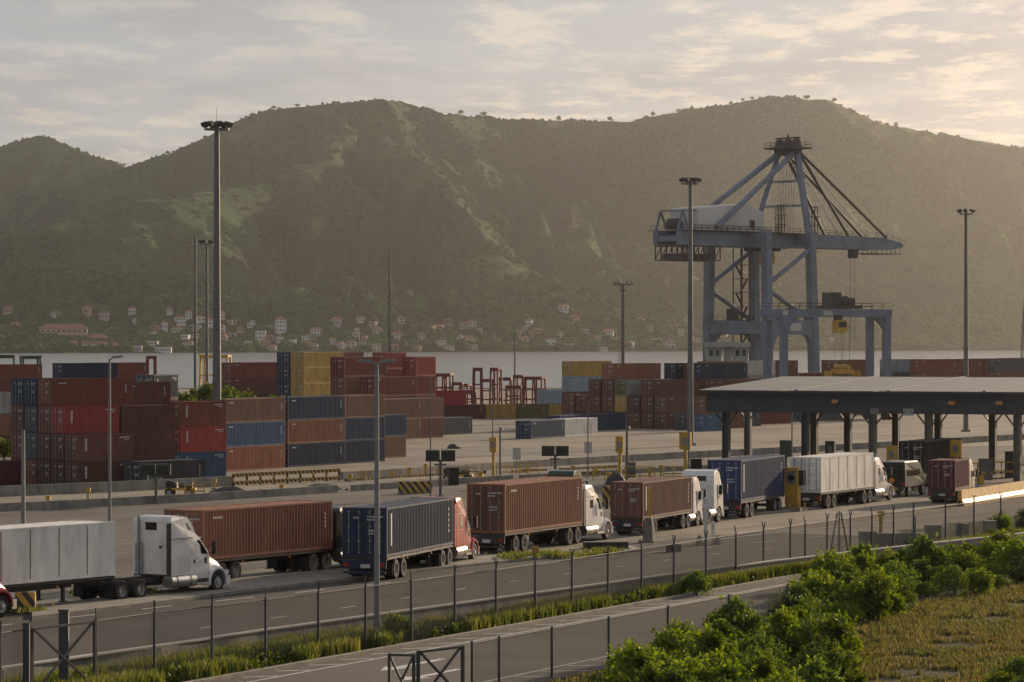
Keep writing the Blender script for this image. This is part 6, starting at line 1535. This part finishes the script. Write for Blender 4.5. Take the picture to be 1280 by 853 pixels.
# ---------------------------------------------------------------- town on the far shore
HW = [material('house_'+n, c, .8, var=.12, scale=.2) for n, c in (('white', (.62,.60,.55)), ('cream', (.52,.46,.36)), ('ochre', (.42,.30,.16)), ('pink', (.45,.30,.24)), ('grey', (.38,.37,.35)))]
HR = [material('roof_'+n, c, .85, var=.2, scale=.3) for n, c in (('tile', (.30,.115,.065)), ('brown', (.20,.10,.07)), ('flat', (.40,.37,.33)))]
WALLN = ['white', 'cream', 'ochre', 'pink', 'grey']; ROOFN = ['red tiled', 'brown tiled', 'flat']
def house(px, py, w, d, h, wc, rc, label, hip=True, wins=4, rz=None, rows=1):
    p = on_hill(px, py)
    if p is None: return
    r_ = random.Random(int(px*7+py)); t = thing('house', label, 'house', p - Vector((0,0,.5)), r_.uniform(-.5, .5) if rz is None else rz, 'houses of the town on the far shore')
    MB().box(-w/2, w/2, -d/2, d/2, -4, h).obj('wall', HW[wc], t)
    if rc < 2:
        e = .7; k = min(w, d)*.32; b = MB(); b.add([(-w/2-e,-d/2-e,h),(w/2+e,-d/2-e,h),(w/2+e,d/2+e,h),(-w/2-e,d/2+e,h),(-w/2+d*.4,0,h+k),(w/2-d*.4,0,h+k)] if w > d else [(-w/2-e,-d/2-e,h),(w/2+e,-d/2-e,h),(w/2+e,d/2+e,h),(-w/2-e,d/2+e,h),(0,-d/2+w*.4,h+k),(0,d/2-w*.4,h+k)],
              [(0,3,2,1),(0,1,5,4),(1,2,5),(2,3,4,5),(3,0,4)] if w > d else [(0,3,2,1),(0,1,4),(1,2,5,4),(2,3,5),(3,0,4,5)]); b.obj('roof', HR[rc], t)
    else:
        b = MB(); b.box(-w/2-.3, w/2+.3, -d/2-.3, d/2+.3, h, h+.7); b.obj('roof', HR[2], t)
    for row in range(rows):
        for i in range(wins):
            x = -w/2 + w*(i+.5)/wins; z = h*(row+.45)/rows; MB().box(x-w/wins*.28, x+w/wins*.28, -d/2-.12, -d/2+.05, z-.9, z+1.0).obj('window', M_glass, t)
house(113, 438, 44, 14, 8, 0, 1, 'long white waterfront hall with a row of windows', wins=11, rz=0, rows=1)
house(122, 427, 30, 16, 5, 3, 0, 'low house under a broad red tiled roof above the long white hall', rz=0)
house(80, 423, 62, 20, 13, 3, 0, 'big brown hillside building with long red roof', wins=9, rz=.1, rows=2)
house(166, 439, 24, 10, 7, 4, 2, 'pale grey waterfront building beside the long white hall', wins=6, rz=0)
house(203, 440, 24, 10, 6, 0, 2, 'white flat waterfront building beside the bare masts', wins=6, rz=0)
house(14, 432, 36, 14, 6, 0, 2, 'long pale building by the shore at the town edge', wins=6, rz=0)
house(351, 416, 15, 14, 17, 0, 0, 'tower-like white house with a red pointed roof', wins=3, rz=.1, rows=3)
house(326, 431, 14, 10, 17, 0, 2, 'narrow tall white house on the waterfront', wins=3, rows=3)
rh = random.Random(21); used = []
spots = [(107,390),(165,391),(212,391),(236,394),(172,402),(130,398),(225,404),(245,412),(290,402),(300,412),(312,406),(290,418),(280,425),(338,424),(366,430),(340,436),(415,428),(425,433),(450,402),(446,414),(472,414),(466,407),(512,366),(540,411),(548,410),(560,404),(575,424),(580,408),(600,416),(617,420),(622,428),(655,412),(664,420),(655,424),(660,406),(672,414),(705,388),(700,420),(718,400),(688,430),(730,414),(747,424),(760,418),(775,424),(800,402),(812,411),(820,428),(838,432),(845,410),(850,416),(788,432),(640,432),(520,436),(492,434),(470,436),(560,434),(70,392),(20,408),(10,388),(55,412),(150,415),(190,418),(205,410),(250,400),(265,425),(275,396),(310,432),(380,425),(395,418),(590,434),(710,432),(870,428),(905,420),(930,425),(960,418),(1000,430),(1040,426),(860,402)]
for _ in range(46):
    x = rh.triangular(0, 900, 330); y = rh.uniform(418, 436) if rh.random() < .6 else rh.uniform(400, 425)
    if all(abs(x-a)+abs(y-b) > 9 for a, b in spots): spots.append((x, y))
for i, (x, y) in enumerate(spots):
    wc, rc = rh.choice((0,0,0,1,1,2,3,4)), rh.choice((0,0,1,2,2)); w = rh.uniform(7, 17); d = rh.uniform(7, 12); h = rh.uniform(4.5, 9.5); st = rh.choice((1,2,2))
    house(x, y + 3, w, d, h, wc, rc, f'{WALLN[wc]} {"tall" if h > 7.5 else "low"} house with {ROOFN[rc]} roof, {"wide" if w > 14 else "narrow"}, in the far-shore town', wins=rh.choice((2,3,4)), rows=st)
# ---------------------------------------------------------------- forest on the far hills (one mass)
def forest_points(n, seed):
    r = np.random.default_rng(seed); out = []
    while len(out) < n:
        X = r.uniform(GX0+20, GX1-20, 4000); Y = r.uniform(4200, 8000, 4000)
        keep = (np.abs(X)/Y < 0.185) & (Y > shore(X) + 14)
        X, Y = X[keep], Y[keep]
        i = ((X-GX0)/GS).astype(int); j = ((Y-GY0)/GS).astype(int)
        p = np.clip((dens[j,i]-.42)*6, 0.06, 1.3)*slope_low[j,i]*np.where(Y < shore(X)+420, 2.2, .7)
        k = r.random(len(X)) < p
        for x, y in zip(X[k], Y[k]): out.append((x, y))
    return out[:n]
_r = np.random.default_rng(31); FXY = forest_points(165000, 3)
for _ in range(5200):
    x = _r.uniform(-900, 1300); FXY.append((x, shore(x) + 14 + 420*_r.random()**1.3))
HXY = np.array([(o.location.x, o.location.y) for o in bpy.data.objects if o.get('category') == 'house'])
def clear_of_houses(x, y):
    dx = np.abs(HXY[:,0] - x); dy = HXY[:,1] - y
    return not np.any((dx < 9) & (dy < 34) & (dy > -12))
_k = [k for k, (x, y) in enumerate(FXY) if y > shore(x)+900 or clear_of_houses(x, y)]
_big = [k >= 165000 for k in _k]; FXY = [FXY[k] for k in _k]
FP = [(x, y, theight(x, y)) for x, y in FXY]
FSZ = np.array([(1.75 if g_ else (1.15 if y < shore(x)+500 else .78)) for g_, (x, y) in zip(_big, FXY)], dtype=np.float32)
M_forest = bpy.data.materials.new('forest'); M_forest.use_nodes = True; t = M_forest.node_tree; b = t.nodes['Principled BSDF']; b.inputs['Roughness'].default_value = .9; b.inputs['Specular IOR Level'].default_value = .15
oi = t.nodes.new('ShaderNodeObjectInfo'); cr = t.nodes.new('ShaderNodeValToRGB'); t.links.new(oi.outputs['Random'], cr.inputs[0])
cr.color_ramp.elements[0].color = (0.014, 0.042, 0.010, 1); cr.color_ramp.elements[1].color = (0.062, 0.118, 0.026, 1)
e = cr.color_ramp.elements.new(.5); e.color = (0.028, 0.072, 0.016, 1)
t.links.new(cr.outputs[0], b.inputs['Base Color'])
fm = bpy.data.meshes.new('hillside_forest'); fm.from_pydata(FP, [], [])
fm.attributes.new('tree_size', 'FLOAT', 'POINT').data.foreach_set('value', FSZ)
fo = link('hillside_forest', fm, kind='stuff', label='dense green woodland covering the far hillsides', category='forest')
def gn_forest(o):
    ng = bpy.data.node_groups.new('forest_nodes', 'GeometryNodeTree')
    ng.interface.new_socket('Geometry', in_out='INPUT', socket_type='NodeSocketGeometry'); ng.interface.new_socket('Geometry', in_out='OUTPUT', socket_type='NodeSocketGeometry')
    N = ng.nodes.new; Lk = ng.links.new
    gi, go = N('NodeGroupInput'), N('NodeGroupOutput')
    m2p = N('GeometryNodeMeshToPoints'); Lk(gi.outputs[0], m2p.inputs['Mesh'])
    ico = N('GeometryNodeMeshIcoSphere'); ico.inputs['Radius'].default_value = 1.0; ico.inputs['Subdivisions'].default_value = 3
    nz = N('ShaderNodeTexNoise'); nz.inputs['Scale'].default_value = 1.9; nz.inputs['Detail'].default_value = 2
    nrm = N('GeometryNodeInputNormal'); sub = N('ShaderNodeMath'); sub.operation = 'SUBTRACT'; sub.inputs[1].default_value = .5; Lk(nz.outputs['Fac'], sub.inputs[0])
    sc_ = N('ShaderNodeVectorMath'); sc_.operation = 'SCALE'; Lk(nrm.outputs[0], sc_.inputs[0])
    ml = N('ShaderNodeMath'); ml.operation = 'MULTIPLY'; ml.inputs[1].default_value = 2.2; Lk(sub.outputs[0], ml.inputs[0]); Lk(ml.outputs[0], sc_.inputs['Scale'])
    sp = N('GeometryNodeSetPosition'); Lk(ico.outputs['Mesh'], sp.inputs['Geometry']); Lk(sc_.outputs[0], sp.inputs['Offset'])
    sm = N('GeometryNodeSetMaterial'); sm.inputs['Material'].default_value = M_forest; Lk(sp.outputs[0], sm.inputs['Geometry'])
    iop = N('GeometryNodeInstanceOnPoints'); Lk(m2p.outputs[0], iop.inputs['Points']); Lk(sm.outputs[0], iop.inputs['Instance'])
    rv = N('FunctionNodeRandomValue'); rv.data_type = 'FLOAT_VECTOR'; rv.inputs[0].default_value = (0, 0, 0); rv.inputs[1].default_value = (.5, .5, 6.28); Lk(rv.outputs[0], iop.inputs['Rotation'])
    rs = N('FunctionNodeRandomValue'); rs.data_type = 'FLOAT_VECTOR'; rs.inputs[0].default_value = (2.0, 2.0, 2.2); rs.inputs[1].default_value = (7.0, 7.0, 6.5); rs.inputs['Seed'].default_value = 4
    na = N('GeometryNodeInputNamedAttribute'); na.data_type = 'FLOAT'; na.inputs['Name'].default_value = 'tree_size'; vm = N('ShaderNodeVectorMath'); vm.operation = 'SCALE'; Lk(rs.outputs[0], vm.inputs[0]); Lk(na.outputs[0], vm.inputs['Scale']); Lk(vm.outputs[0], iop.inputs['Scale']); Lk(iop.outputs[0], go.inputs[0])
    md = o.modifiers.new('scatter', 'NODES'); md.node_group = ng
gn_forest(fo)

# ---------------------------------------------------------------- haze over the bay
m = bpy.data.materials.new('haze_air'); m.use_nodes = True; t = m.node_tree; t.nodes.clear()
v = t.nodes.new('ShaderNodeVolumePrincipled'); v.inputs['Color'].default_value = (1.0, 0.965, 0.96, 1); v.inputs['Density'].default_value = 3.3e-5; v.inputs['Anisotropy'].default_value = 0.86
o_ = t.nodes.new('ShaderNodeOutputMaterial'); t.links.new(v.outputs[0], o_.inputs['Volume'])
MB().box(-3900, 3900, -500, 9300, -12, 640).obj('haze', m, kind='stuff', label='warm evening haze hanging over the bay', category='haze')
